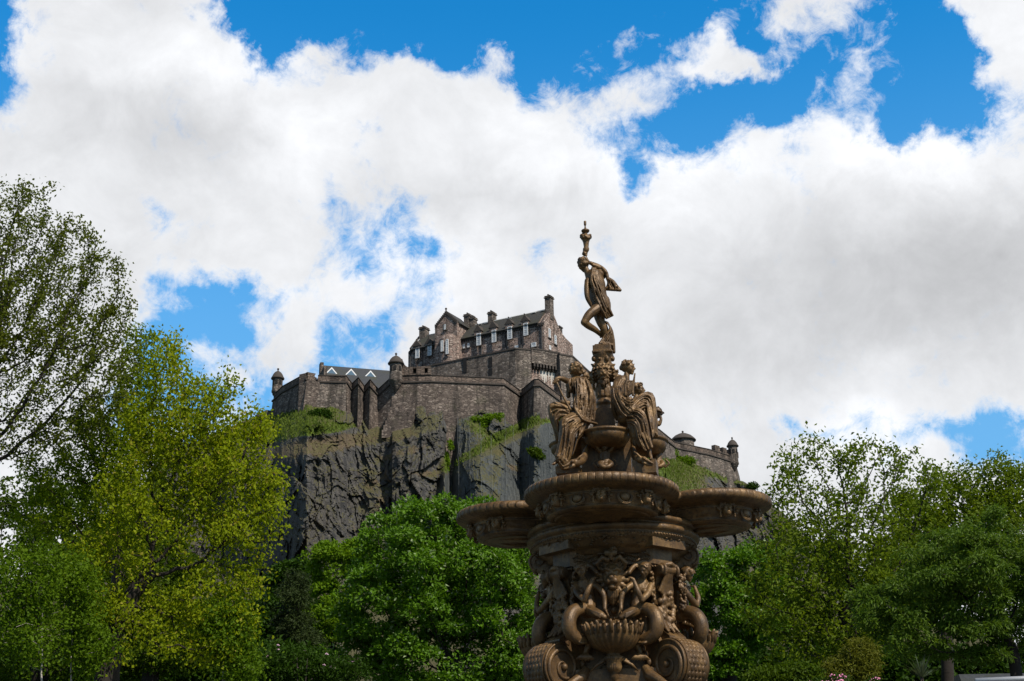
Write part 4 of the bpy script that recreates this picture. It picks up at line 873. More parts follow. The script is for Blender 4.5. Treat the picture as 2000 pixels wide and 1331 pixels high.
for s in (-1, 1):
    n = 70; pts = []; rad = []
    for k in range(n):
        u = k/(n-1); a = -2.3+u*11.0; q = (rv-.05)*(1-u)**.85+.03; pts.append(dg_(Rv+q*math.cos(a), s*.275, zv+q*math.sin(a))); rad.append(.030*(1-u)+.018)
    sp.tube(pts, rad, 8); sp.ball(dg_(Rv, s*.28, zv), .06, 10, 7)
    sp.tube([dg_(Rv+(rv-.012)*math.cos(t), s*.262, zv+(rv-.012)*math.sin(t)) for t in np.linspace(-2.4, 1.9, 36)], .022, 6)
fb(sp, 'spiral_relief', vo_o)
sc_ = MB()
for k in range(11):
    t = -.95+k*.24
    for j in range(-2, 3):
        w = (j+(.5 if k % 2 else 0))*.082
        if abs(w) > .19: continue
        q = rv+.014; c = dg_(Rv+q*math.cos(t), w, zv+q*math.sin(t)); a = BT-math.pi/4
        er = np.array([math.cos(a)*math.cos(t), math.sin(a)*math.cos(t), math.sin(t)]); et = np.array([-math.sin(a), math.cos(a), 0]); ev_ = np.cross(er, et)
        sc_.ball(c, (.038, .052, .016), 8, 5, (et, ev_, er))
fb(sc_, 'scale_relief', vo_o)
# rosette scroll, hanging cloth and grapes on the pier
gl = MB(); rr = random.Random(3)
for s in (-1, 1):
    pts = [dg_(1.27+q*math.cos(a), s*.14, zz(1140)+.02+q*math.sin(a)) for q, a in ((.11*(1-u)+.01, u*9-1) for u in np.linspace(0, 1, 26))]; gl.tube(pts, [.028*(1-.4*u) for u in np.linspace(0, 1, 26)], 7)
gl.tube([dg_(1.27, -.20, zz(1140)+.02), dg_(1.27, .20, zz(1140)+.02)], .085, 12); gl.tube([dg_(1.30, -.12, zz(1133)+.03), dg_(1.36, 0, zz(1133)+.05), dg_(1.30, .12, zz(1133)+.03)], .04)
for k in range(-3, 4):
    gl.tube([dg_(1.30, k*.02, zz(1146)), dg_(1.24, k*.032, zz(1162)), dg_(1.20, k*.048, zz(1182)+.03*(k % 2))], [.022, .03, .034], 7)
for k in range(60):
    u = rr.random(); z = zz(1180)+(zz(1236)-zz(1180))*u; w = .16*math.sin(math.pi*min(1, .15+u*.8))+.02; t = rr.uniform(-w, w); gl.ball(dg_(1.19+.05*rr.random()-.1*abs(t)+(.10*max(0, u-.6)), t, z), .036+.016*rr.random(), 8, 6)
for k in range(7):
    t = rr.uniform(-.12, .12); gl.tube([dg_(1.22, t, zz(1232)), dg_(1.30, t*1.2, zz(1248)), dg_(1.38, t*1.4, zz(1256))], [.03, .04, .012], 6)
sculpt('grape_garland', gl, .012, pr_o, 1)
# bracket volute above the pier sides
bv = MB()
for k in range(40):
    u = k/39; a = 1.9-u*9.5; q = .175*(1-u)**.8+.02
    if k: pass
pts = [dg_(1.62+(.175*(1-u)**.8+.02)*math.cos(1.9-u*9.5), 0, zz(1112)+(.175*(1-u)**.8+.02)*math.sin(1.9-u*9.5)) for u in np.linspace(0, 1, 44)]
# (scroll console standing out under the ring, on the two sides of the body)
side = MB(); SL = lambda u, v, z: bl(v, -u, z)          # right-hand face frame
cpr = [(.98, zz(1074)), (1.15, zz(1074)), (1.30, zz(1077)), (1.40, zz(1084)), (1.44, zz(1093)), (1.40, zz(1104)), (1.30, zz(1112)), (1.15, zz(1116)), (.98, zz(1124))]
side.hexa([SL(-.16, v, z) for v, z in cpr], [SL(.16, v, z) for v, z in cpr])
for s in (-1, 1):
    pts = [SL(s*.165, 1.28+(.145*(1-u)+.015)*math.cos(-1.4+u*10), zz(1094)+(.155*(1-u)+.015)*math.sin(-1.4+u*10)) for u in np.linspace(0, 1, 44)]; side.tube(pts, [.024*(1-.4*u) for u in np.linspace(0, 1, 44)], 7)
o = fb(side, 'side_scroll_bracket', bd); c = copy_tree(o, bd); c.rotation_euler = (0, 0, math.pi)
ring4(pr_o)
# lions' feet clutching the base of the volutes
ft = MB()
for s in (-1, 1):
    ft.tube([dg_(1.05, s*.40, zv-.02), dg_(1.18, s*.42, zv-.16), dg_(1.34, s*.40, zv-.24), dg_(1.46, s*.38, zv-.34)], [.07, .10, .075, .08], 10)
    for k in range(4): ft.tube([dg_(1.43, s*(.30+.055*k), zv-.33), dg_(1.52, s*(.29+.06*k), zv-.35), dg_(1.56, s*(.29+.06*k), zv-.41)], [.035, .035, .018], 7)
    for k in range(7): a = 1.4-k*.42; ft.ball(dg_(1.06+.17*math.cos(a+1.5), s*.30, zv+.02+.32*math.sin(a)), (.05, .05, .07), 8, 6)
o = sculpt('lion_paw', ft, .013, FOUNT, 2); ring4(o)
# faint scroll relief and acanthus on the lower panel
m = MB(); zp = zc(1322)
for s in (-1, 1):
    for (cx_, cz_, q0) in ((.17, -.02, .13), (.30, -.22, .10)):
        pts = [bl(s*(cx_+(q0*(1-u)+.01)*math.cos(2.6-u*8)), .865, zp+cz_+(q0*(1-u)+.01)*math.sin(2.6-u*8)) for u in np.linspace(0, 1, 30)]; m.tube(pts, .013, 6)
bprism(m, [(-.64, .79), (.64, .79), (.64, .855), (-.64, .855)], zp-.62, zc(1306))
fb(m, 'relief_panel', bd)
# --- water pool and kerb (below the frame, seen from other positions)
m = MB(); m.lathe((O[0], O[1], 0), [(9.2, 0), (9.2, .42), (9.15, .5), (8.55, .5), (8.5, .44), (8.5, .25)], 96); o = m.build('pool_kerb', M['kerb'], label='low round stone kerb encircling the fountain pool', category='kerb', kind='thing')
m = MB(); m.lathe((O[0], O[1], 0), [(8.49, .26), (.01, .26)], 64); m.build('water', mat_plain('pool_water', (0.02, 0.03, 0.03), 0.05), kind='structure')
# ---------------------------------------------------------------- figures
def K(pts, Y0=YF):
    """(px, py, dY, r_px) -> points and radii in metres; dY is metres towards the back"""
    A = np.array(pts, float); W = P(A[:, 0], A[:, 1], Y0+A[:, 2]); dep = (W-CAM)@_F; return W, A[:, 3]*dep/FL
def limb(m, pts, Y0=YF, seg=12, n=4, caps=True):
    W, r = K(pts, Y0); Q = np.hstack([W, r[:, None]]); C_ = catmull(list(Q), n); C_ = np.array(C_); m.tube([c[:3] for c in C_], [max(.004, c[3]) for c in C_], seg)
    if caps:
        for e in (C_[0], C_[-1]): m.ball(e[:3], max(.004, e[3]), seg, 8)
def blob(m, px, py, dY, rx, rz, ry=None, Y0=YF, tilt=0):
    W, r = K([(px, py, dY, 1)], Y0); s = r[0]; ca, sa = math.cos(math.radians(tilt)), math.sin(math.radians(tilt)); m.ball(W[0], (rx*s, (ry if ry is not None else (rx+rz)/2)*s, rz*s), 14, 10, ((ca, 0, sa), (0, 1, 0), (-sa, 0, ca)))
def cloth(m, A, B, n, Y0=YF, fat=.72, jit=.25, seed=1, base=True, rmin=1.0):
    """corrugated sheet between two boundary curves: n fold ridges of uneven size laid side by side"""
    n = int(n*1.4); jit = .42; rr = random.Random(seed); A = np.array(catmull([np.array(a, float) for a in A], 4)); B = np.array(catmull([np.array(b, float) for b in B], 4)); L_ = min(len(A), len(B))
    ia = np.linspace(0, len(A)-1, 14); ib = np.linspace(0, len(B)-1, 14); A = np.array([A[int(round(i))] for i in ia]); B = np.array([B[int(round(i))] for i in ib])
    for k in range(n):
        t = (k+.5+rr.uniform(-jit, jit))/n; ph = rr.random()*6; am = rr.uniform(.2, .9)/n; fr = rr.uniform(.3, .7); thick = rr.uniform(.7, 1.35); pts = []
        for j in range(14):
            u = t+am*math.sin(ph+j*fr); q = A[j]*(1-u)+B[j]*u; wd = math.hypot(B[j][0]-A[j][0], B[j][1]-A[j][1])/n; up = 1+.35*math.sin(k*2.4+seed); pts.append((q[0], q[1], q[2]-(.02 if k % 2 else -.012)*up, max(rmin, wd*fat*thick*(.75+.35*math.sin(j*.5+ph)))))
        limb(m, pts, Y0, 8, 2)
    if base:
        for k in range(n+1):
            t = k/n; pts = [tuple((A[j]*(1-t)+B[j]*t)[:2])+((A[j]*(1-t)+B[j]*t)[2]+.05, max(1.5, math.hypot(B[j][0]-A[j][0], B[j][1]-A[j][1])/n*1.05)) for j in range(14)]; limb(m, pts, Y0, 6, 1)
def head(m, px, py, dY, r, face, tilt=0, Y0=YF, hair=True, seed=1, curls=26, hair_r=1.0):
    """face: horizontal heading in degrees, 0 = towards viewer, 90 = to the right; built from shaped pieces so brow, nose, lips and chin read"""
    W, rr_ = K([(px, py, dY, r)], Y0); c = W[0]; R_ = rr_[0]; a = math.radians(face); f = np.array([math.sin(a), -math.cos(a), 0]); tl = math.radians(tilt); up = np.array([0, 0, 1.0]); f2 = f*math.cos(tl)+up*math.sin(tl); u2 = up*math.cos(tl)-f*math.sin(tl); s = np.cross(f2, u2)
    g = lambda x, y, z: c+s*x*R_+f2*y*R_+u2*z*R_; ax = (s, f2, u2)
    m.ball(g(0, -.05, .12), (R_*.80, R_*.98, R_*.92), 14, 10, ax); m.ball(g(0, .30, -.30), (R_*.62, R_*.58, R_*.72), 12, 9, ax); m.ball(g(0, .66, -.92), (R_*.26, R_*.24, R_*.20), 8, 6, ax)
    m.tube([g(0, .86, .16), g(0, 1.02, -.10), g(0, 1.10, -.26)], [R_*.10, R_*.13, R_*.16], 8); m.ball(g(.1, .98, -.28), R_*.10, 6, 5); m.ball(g(-.1, .98, -.28), R_*.10, 6, 5)
    m.tube([g(-.52, .66, .20), g(-.25, .84, .26), g(0, .86, .20), g(.25, .84, .26), g(.52, .66, .20)], R_*.11, 7)
    for q in (-1, 1): m.ball(g(q*.30, .74, .02), (R_*.15, R_*.10, R_*.09), 8, 6, ax); m.ball(g(q*.40, .52, -.30), R_*.26, 8, 6); m.ball(g(q*.80, .02, -.05), (R_*.08, R_*.16, R_*.24), 8, 6, ax)
    m.tube([g(-.22, .80, -.52), g(0, .93, -.49), g(.22, .80, -.52)], R_*.085, 6); m.tube([g(-.18, .80, -.64), g(0, .90, -.65), g(.18, .80, -.64)], R_*.09, 6)
    return g, R_, ax
def hand(m, wrist, dirp, r, curl=0.6, Y0=YF, spread=1.0, thumb=1, down=(0, 1)):
    """wrist (px,py,dY), dirp = pixel direction of fingers, down = pixel direction in which fingers curl"""
    w = np.array(wrist, float); d = np.array(dirp, float); d /= np.hypot(*d); dn = np.array(down, float); per_ = np.array([0, 0, 1.0])*.011
    pal = w+np.array([d[0]*r*1.5, d[1]*r*1.5, 0]); limb(m, [(*w, r*.75), (*(w*.4+pal*.6), r*1.05), (*pal, r*.95)], Y0, 8, 2)
    L_ = [2.0, 2.3, 2.15, 1.7]
    for k in range(4):
        o_ = pal+per_*(k-1.5)*r*1.15*spread+np.array([dn[0], dn[1], 0])*0; l = L_[k]*r; p1 = o_+np.array([d[0]*l*.5+dn[0]*curl*l*.12, d[1]*l*.5+dn[1]*curl*l*.12, 0]); p2 = p1+np.array([d[0]*l*.32*(1-curl*.5)+dn[0]*curl*l*.32, d[1]*l*.32*(1-curl*.5)+dn[1]*curl*l*.32, 0]); p3 = p2+np.array([d[0]*l*.2*(1-curl)+dn[0]*curl*l*.28, d[1]*l*.2*(1-curl)+dn[1]*curl*l*.28, 0])
        limb(m, [(*o_, r*.42), (*p1, r*.40), (*p2, r*.34), (*p3, r*.28)], Y0, 6, 1)
    t0 = w*.6+pal*.4; t0[2] += thumb*.011*r*1.2; t1 = t0+np.array([d[0]*r*.7+dn[0]*r*.8, d[1]*r*.7+dn[1]*r*.8, thumb*.010]); t2 = t1+np.array([d[0]*r*.9, d[1]*r*.9+.2, 0]); limb(m, [(*t0, r*.48), (*t1, r*.42), (*t2, r*.32)], Y0, 6, 1)
def foot(m, ankle, toe, r, Y0=YF):
    a = np.array(ankle, float); t = np.array(toe, float); mid = (a+t)/2; limb(m, [(*a, r), (mid[0], mid[1]-r*.1, mid[2], r*.95), (*(mid*.35+t*.65), r*.75)], Y0, 8, 3)
    for k in range(5):
        o_ = mid*.4+t*.6; o_[2] += (k-2)*.012*r*.42; o_[0] += (k-2)*r*.16; e = t.copy(); e[2] += (k-2)*.012*r*.48; e[0] += (k-2)*r*.26; e[1] += (k-2)*r*.08; limb(m, [(*o_, r*.36), (*e, r*.30 if k else r*.36)], Y0, 6, 1)
    limb(m, [(*a, r*.9), (a[0]-(t[0]-a[0])*.28, a[1]+r*.9, a[2], r*.7)], Y0, 8, 1)
# ================= top statue
s = MB(); Y = 24.0
limb(s, [(1142, 521, -.01, 6.0), (1146, 530, -.01, 5.8), (1149, 539, .0, 6.5), (1154, 550, .0, 9)])                                  # neck
limb(s, [(1160, 540, 0, 16), (1163, 555, .02, 19.0), (1166, 570, .02, 18.0), (1169, 584, .01, 18.0), (1174, 595, 0, 19.0), (1177, 606, 0, 17)], n=5)   # trunk
blob(s, 1181, 590, .02, 11, 14, 11); blob(s, 1151, 556, -.02, 8, 9, 11); blob(s, 1166, 546, .03, 14, 11, 11); blob(s, 1172, 558, .05, 11, 14, 10); blob(s, 1160, 536, .02, 9, 8, 8); blob(s, 1169, 536, .04, 11, 9, 9)
limb(s, [(1148, 549, -.10, 6.5), (1146, 565, -.14, 5.6), (1147, 581, -.15, 4.8), (1153, 594, -.12, 3.9), (1159, 603, -.08, 3.2)]); hand(s, (1159, 603, -.08), (.1, 1), 2.6, .2, down=(1, 0))
limb(s, [(1176, 598, -.05, 12), (1164, 605, -.14, 10.5), (1150, 616, -.20, 8.8), (1141, 630, -.22, 7.2)], n=5)      # bent leg thigh
limb(s, [(1141, 630, -.22, 7.2), (1150, 637, -.14, 7.0), (1163, 645, -.02, 5.8), (1174, 655, .10, 4.0)], n=5); foot(s, (1175, 656, .12), (1182, 664, .18), 3.2)
limb(s, [(1172, 598, .05, 13), (1170, 612, .04, 12), (1173, 628, .02, 9.2), (1179, 640, .03, 8.4), (1184, 654, .05, 6.6), (1187, 668, .04, 4.6), (1188, 676, .03, 4.2)], n=5); foot(s, (1187, 676, .0), (1178, 679, -.10), 3.6)
limb(s, [(1164, 542, .10, 7.5), (1176, 541, .14, 6.5), (1181, 533, .12, 5.2), (1172, 524, .05, 4.6), (1158, 518, 0, 4)])        # raised arm behind the head
g, Rh, ax = head(s, 1139.5, 517, -.01, 12.3, -62, -36)
top_fig = sculpt('statue', s, .0095, FOUNT, 2, label='standing nude statue with one bent leg holding a torch overhead')
h = MB(); rr = random.Random(2)
for k in range(70):
    a = rr.uniform(-.6, math.pi+.6); b = rr.uniform(-1, .75); q = 1.02; h.ball(g(q*.92*math.cos(a)*math.cos(b*.9), -.15+q*math.sin(b)*-.95 if b > 0 else -.1+.55*abs(b), .18+q*math.sin(a)*math.cos(b*.9)*.95), Rh*(.15+.09*rr.random()), 7, 5)
h.ball(g(0, -.2, .30), (Rh*.93, Rh*1.0, Rh*.85), 14, 10, ax)
for k in range(26):                                       # garland of hair and leaves running over the shoulder
    u = k/25; pts = catmull([np.array(p, float) for p in ((1146, 512, .0), (1158, 516, .02), (1169, 520, .04), (1178, 526, .05), (1184, 534, .05), (1187, 545, .05))], 5); p = pts[int(u*(len(pts)-1))]; blob(h, p[0]+rr.uniform(-1, 1), p[1]+rr.uniform(-1.2, 1.2), p[2]+rr.uniform(-.03, .03), 3.0, 2.8)
limb(h, [(1146, 512, .0, 3.4), (1158, 516, .02, 4), (1169, 520, .04, 4), (1178, 526, .05, 4), (1184, 534, .05, 4), (1187, 545, .05, 3.4)])
sculpt('hair_garland', h, .009, top_fig, 0)
d = MB()
cloth(d, [(1156, 523, -.10), (1153, 545, -.22), (1157, 565, -.22), (1164, 585, -.20), (1176, 605, -.20), (1184, 622, -.14)], [(1164, 524, -.06), (1163, 540, -.18), (1171, 560, -.20), (1181, 583, -.18), (1189, 602, -.12), (1197, 616, -.04)], 6, seed=3, fat=.66)
cloth(d, [(1160, 575, -.20), (1166, 592, -.22), (1174, 606, -.20), (1184, 623, -.12)], [(1186, 596, -.02), (1190, 604, .0), (1194, 611, .02), (1197, 617, .02)], 7, seed=5, fat=.62)
cloth(d, [(1184, 544, .05), (1187, 552, .07), (1186, 560, .08), (1184, 565, .08)], [(1190, 543, .06), (1199, 549, .10), (1206, 560, .12), (1211, 567, .12)], 6, seed=6, fat=.62, rmin=.8)
cloth(d, [(1182, 628, -.02), (1191, 640, -.08), (1182, 655, -.10), (1172, 672, -.12)], [(1187, 630, .06), (1196, 646, .05), (1199, 665, .06), (1199, 688, .10)], 7, seed=7, fat=.6)
cloth(d, [(1172, 671, -.14), (1180, 675, -.12)], [(1196, 674, -.06), (1199, 688, 0)], 5, seed=8, fat=.5)
sculpt('drapery', d, .0095, top_fig, 1)
t = MB(); tx = 1143.6
def tz(py): return float(P(tx, py, 24.0)[2])
c0 = P(1145, 505, 24.0); x0, y0 = float(P(1144, 470, 24.0)[0]), 24.0
W_ = lambda px_: px_*.0089
axp = lambda py, px: P(px, py, 24.0)
def lat(mb, lst, seg=20):
    """lathe along the slightly leaning axis: (px, py, r_px)"""
    V = []; n = len(lst)
    for px_, py_, r_ in lst:
        c = P(px_, py_, 24.0); q = r_*.0090
        for i in range(seg): a = 2*math.pi*i/seg; V.append((c[0]+q*math.cos(a), c[1]+q*math.sin(a), c[2]))
    F = [(j*seg+i, j*seg+(i+1) % seg, (j+1)*seg+(i+1) % seg, (j+1)*seg+i) for j in range(n-1) for i in range(seg)]; F = F+[tuple(range(seg-1, -1, -1)), tuple((n-1)*seg+i for i in range(seg))]; mb.shell(V, F, True)
lat(t, [(1143, 500, 4), (1144, 494, 4.2), (1144, 492, 5.5), (1144.4, 490, 6.4), (1144.6, 487, 6.6), (1144.8, 485, 6.2), (1145, 484, 4.8), (1144.6, 474, 6.2), (1144.4, 469, 8.2), (1144.2, 467, 10), (1144.2, 465, 11), (1144, 462, 10), (1143.6, 459, 5), (1143.4, 456, 3.2), (1143.4, 454, 7), (1143.3, 452, 8.7), (1143.3, 450, 8.4), (1143.2, 448, 3.5), (1143, 446, 2.0), (1142.9, 443, 1.6), (1142.8, 441, 1.6), (1142.7, 440, 2.7), (1142.6, 433, 2.8), (1142.6, 431.8, 1.8)])
for k in range(22): a = k*2.4; blob(t, 1144+9.5*math.cos(a), 464-3*math.sin(k*1.7)-2, 9.5*math.sin(a)*.009, 2.6, 2.4)
for k in range(10): a = k*2.4; blob(t, 1142+3.5*math.cos(a), 500-8*rr.random(), 3*math.sin(a)*.009, 2.2, 2.6)
sculpt('torch', t, .009, top_fig, 0)
# ================= capital, column
c = MB()
def block(mb, cpx, py0, py1, hw, rot=0.6, taper=1.0, off=0):
    a = P(cpx, py1, 24.0); b = P(cpx, py0, 24.0); w0 = hw*.0090*math.sqrt(2); pts0 = [(a[0]+w0*taper*math.cos(rot+math.pi/2*k), a[1]+w0*taper*math.sin(rot+math.pi/2*k), a[2]) for k in range(4)]; pts1 = [(a[0]+w0*math.cos(rot+math.pi/2*k), a[1]+w0*math.sin(rot+math.pi/2*k), b[2]) for k in range(4)]; mb.hexa(pts0, pts1)
block(c, 1177, 679, 690, 18, math.pi/4-.15); block(c, 1177.5, 676, 679.5, 15, math.pi/4-.15); block(c, 1177.5, 690, 694, 20, math.pi/4-.15)
lat(c, [(1178, 734, 15), (1178, 725, 17), (1178, 716, 19), (1178, 710, 17), (1178, 704, 17), (1178, 696, 20), (1178, 694, 20)])
for k in range(8):                                         # volutes, masks and acanthus of the capital
    a = math.pi/8+k*math.pi/4; ca, sa = math.cos(a), math.sin(a); big = k % 2 == 0
    blob(c, 1178+20*ca, 701, 20*sa*.009, 4.5 if big else 3.4, 6.0 if big else 3.4); blob(c, 1178+18*ca, 713, 18*sa*.009, 4.4, 3); blob(c, 1178+15*ca, 708, 15*sa*.009, 3, 3)
for k in range(12):
    a = k*math.pi/6; limb(c, [(1178+15*math.cos(a), 722, 15*math.sin(a)*.009, 3), (1178+20*math.cos(a), 714, 20*math.sin(a)*.009, 3), (1178+23*math.cos(a), 712, 23*math.sin(a)*.009, 1.6)])
cap_o = sculpt('capital', c, .010, FOUNT, 1)
col = MB()
lat(col, [(1180, 836, 21), (1181, 803, 19.2), (1180.5, 802.5, 18), (1180, 799, 17), (1180, 797, 15), (1180, 794, 15), (1180, 791, 17), (1180, 788, 17.5), (1180, 785, 16), (1180, 782, 13.5), (1180, 780, 13.5), (1180, 777, 15.5), (1180, 774, 15.5), (1179.5, 760, 15), (1179, 745, 14), (1178.5, 730, 14)], 32)
for k in range(12):
    a = k*math.pi/6+.2; x_, y_ = math.cos(a), math.sin(a); limb(col, [(1180+15*x_, 772, 15*y_*.009, 2.4), (1180+15.5*x_, 764, 15.5*y_*.009, 2.6), (1180+14.5*x_, 756, 14.5*y_*.009, 2)])
fac = lambda a: (math.cos(a), math.sin(a))
column = sculpt('column', col, .010, FOUNT, 1)
blk = MB(); block(blk, 1181.5, 803, 850, 19, math.pi/4-.1, 1.18); fb(blk, 'column_plinth')
lm = MB()
for a_ in (-96, -6, 84, 174):
    a = math.radians(a_); cx_, cy_ = math.cos(a), math.sin(a); base = P(1179, 734, 24.0); R_a = .15
    f = np.array([cx_, cy_, 0]); sd = np.array([-cy_, cx_, 0]); up = np.array([0, 0, 1.0]); cc = base+f*R_a; s_ = .72
    gg = lambda u, v, z: cc+(sd*u+f*v+up*z)*s_
    lm.ball(gg(0, 0, 0), (.15*s_, .15*s_, .18*s_), 12, 9); lm.ball(gg(0, .13, -.05), (.07*s_,)*3, 10, 8); lm.ball(gg(0, .19, -.03), .04*s_, 8, 6)
    for q in (-1, 1):
        lm.ball(gg(q*.045, .17, -.08), .045*s_, 8, 6); lm.tube([gg(q*.02, .14, .08), gg(q*.075, .15, .10), gg(q*.13, .10, .06)], .024*s_, 7); lm.ball(gg(q*.065, .125, .04), .022*s_, 6, 5); lm.ball(gg(q*.14, .02, .14), .045*s_, 7, 5)
        for k in range(7): b = math.radians(-70+26*k); lm.tube([gg(q*.13*math.cos(b), .05, .15*math.sin(b)), gg(q*.21*math.cos(b), .04, .22*math.sin(b))], [.04*s_, .02*s_], 6)
    lm.ball(gg(0, .12, -.16), (.05*s_,)*3, 8, 6)
    for k in range(-2, 3): lm.tube([gg(k*.05, .06, -.20), gg(k*.055, .05, -.32+.03*abs(k)), gg(k*.05, .01, -.40+.05*abs(k))], [.035*s_, .034*s_, .014*s_], 6)
sculpt('lion_head_ring', lm, .009, column, 1)
# ================= upper pedestal, small basins, cherubs
ub = MB(); ang4 = math.pi/4-.10
block(ub, 1188, 866, 950, 47, ang4); block(ub, 1188, 858, 866, 40, ang4); block(ub, 1187, 846, 858, 34, ang4)
upb = fb(ub, 'upper_pedestal')
UA = P(1188, 860, 24.0)
def small_basin(a_):
    a = math.radians(a_); c_ = np.array([UA[0]+.62*math.cos(a), UA[1]+.62*math.sin(a), P(1181, 846, 23.36)[2]]); m = MB()
    m.lathe(tuple(c_), [(.30, -.01), (.38, .012), (.41, .018), (.428, .0), (.425, -.025), (.40, -.04), (.395, -.055), (.40, -.07), (.38, -.13), (.33, -.19), (.25, -.235), (.15, -.26), (.001, -.265)], 96, True, lambda q, z, t: q*(1-.022*abs(math.sin(18*t))) if -.2 < z < -.045 else q)
    return fb(m, 'small_basin', upb)
for a_ in (-96, -6, 174, 84): small_basin(a_)
ch = MB()
def cherub(m, cx, Y0, sc=1.0, rf=1.45):
    q = lambda x, y: (cx+(x-1182.5)*sc, 893+(y-893)*sc)
    g, Rh, ax = head(m, *q(1181.5, 873), -.05, 8.4*sc, 0, 0, Y0)
    for k in range(16): a = rr.uniform(0, math.pi); m.ball(g(1.0*math.cos(a), rr.uniform(-.3, .5), .35+.85*math.sin(a)), Rh*.28, 7, 5)
    limb(m, [(*q(1182, 879), .03, 3*rf), (*q(1182, 886), .02, 7*rf), (*q(1182.5, 896), .0, 6.6*rf), (*q(1183, 906), .0, 7.6*rf)], Y0); blob(m, *q(1183, 909), -.06, 9, 6, 8, Y0)
    for s_ in (-1, 1):
        limb(m, [(*q(1182+s_*6, 884), .02, 3.4*rf), (*q(1182+s_*12, 879), -.02, 2.8*rf), (*q(1182+s_*15, 872), -.05, 2.4*rf), (*q(1182+s_*14, 865), -.10, 2.3*rf)], Y0)
        limb(m, [(*q(1183+s_*4, 903), .0, 7), (*q(1183+s_*11, 907), -.10, 5.6), (*q(1183+s_*5, 912), -.15, 4.4), (*q(1183-s_*5, 913), -.15, 3.6)], Y0)
    limb(m, [(*q(1166, 898), .05, 1.6), (*q(1160, 906), .05, 2.2), (*q(1168, 914), .05, 2.0)], Y0); limb(m, [(*q(1199, 898), .05, 1.6), (*q(1206, 906), .05, 2.2), (*q(1198, 914), .05, 2.0)], Y0)
cherub(ch, 1182, 23.38); o = sculpt('cherub', ch, .009, upb, 1, label='cherub figure under the front small basin lifting it on both hands')
ch = MB(); cherub(ch, 1284, 24.0, .95); sculpt('cherub', ch, .009, upb, 1, label='cherub figure under the right small basin lifting it on both hands')
# ================= seated statue, front left (holds a staff)
s = MB(); Y0 = 23.45
limb(s, [(1121, 737, .05, 6), (1122, 748, .05, 8)], Y0)
limb(s, [(1128, 749, .05, 15), (1132, 766, .05, 16), (1134, 785, .06, 15), (1137, 806, .08, 17), (1139, 820, .08, 17)], Y0, n=5)
blob(s, 1114, 748, .0, 7.5, 8, 7.5, Y0); blob(s, 1142, 749, .05, 9, 8, 8, Y0)
limb(s, [(1114, 747, -.02, 7), (1106, 744, -.10, 6), (1098, 740, -.18, 5.0), (1091, 739, -.22, 4.2), (1086, 741, -.24, 3.6)], Y0); hand(s, (1086.5, 741.5, -.24), (-.75, .55), 3.0, .75, Y0)
limb(s, [(1132, 815, .02, 17), (1112, 808, -.05, 14), (1094, 800, -.08, 12), (1080, 797, -.10, 10.5)], Y0, n=5)      # raised far thigh
limb(s, [(1079, 797, -.10, 9.5), (1081, 815, -.08, 9), (1087, 835, -.04, 8), (1091, 856, .0, 7)], Y0, n=5)
limb(s, [(1134, 818, -.08, 17), (1120, 819, -.22, 14), (1105, 826, -.34, 12.5)], Y0, n=5)                              # near thigh
limb(s, [(1105, 827, -.34, 12), (1103, 848, -.34, 11.5), (1099, 868, -.34, 9.5), (1092, 888, -.34, 7), (1090, 897, -.34, 5)], Y0, n=5); foot(s, (1090, 899, -.34), (1080, 908, -.42), 4.2, Y0)
g, Rh, ax = head(s, 1124, 725, .02, 13.0, -148, -12, Y0)
fig = sculpt('statue', s, .011, FOUNT, 2, label='seated robed statue on the left leaning on a staff, face turned away'); 
h = MB(); rr = random.Random(4)
for k in range(95):
    v = np.array([rr.gauss(0, 1), rr.gauss(0, 1), rr.gauss(0, 1)]); v /= np.linalg.norm(v)
    if v[1] > .55 and v[2] < .35: continue
    h.ball(g(v[0]*.98, -.12+v[1]*1.08, .22+v[2]*.95), Rh*(.17+.10*rr.random()), 7, 5)
h.ball(g(0, -.15, .2), (Rh*.95, Rh*1.05, Rh*.95), 12, 9, ax)
for (x, y, z) in ((1135, 724, 0), (1140, 728, .02), (1144, 732, .02), (1147, 734, .03), (1139, 735, .0)): 
    for k in range(5): blob(h, x+rr.uniform(-2.5, 2.5), y+rr.uniform(-3, 3), z+rr.uniform(-.03, .03), 3.2, 2.8, Y0=Y0)
sculpt('hair', h, .010, fig, 0)
d = MB()
cloth(d, [(1112, 740, -.12), (1107, 750, -.16), (1108, 760, -.14), (1110, 766, -.1)], [(1122, 738, -.12), (1124, 748, -.14), (1122, 760, -.12), (1120, 768, -.1)], 5, Y0, seed=2, fat=.6)   # sleeve
cloth(d, [(1122, 739, -.16), (1125, 762, -.24), (1125, 790, -.28), (1128, 818, -.30)], [(1144, 738, -.08), (1147, 762, -.16), (1145, 792, -.22), (1141, 822, -.24)], 8, Y0, seed=11, fat=.58)  # cape front
cloth(d, [(1144, 738, -.04), (1154, 754, -.06), (1160, 772, -.04), (1164, 794, .0), (1160, 820, .0)], [(1142, 740, .12), (1152, 756, .16), (1157, 775, .18), (1160, 795, .18), (1156, 824, .16)], 6, Y0, seed=12, fat=.6)
cloth(d, [(1144, 740, -.12), (1151, 764, -.18), (1150, 790, -.2), (1146, 818, -.2)], [(1150, 745, -.06), (1160, 772, -.08), (1163, 795, -.05), (1160, 822, -.05)], 5, Y0, seed=13, fat=.62)
cloth(d, [(1124, 770, -.20), (1120, 790, -.26), (1132, 810, -.30), (1152, 824, -.22)], [(1128, 765, -.22), (1126, 800, -.30), (1140, 822, -.32), (1165, 828, -.12)], 4, Y0, seed=14, fat=.8)
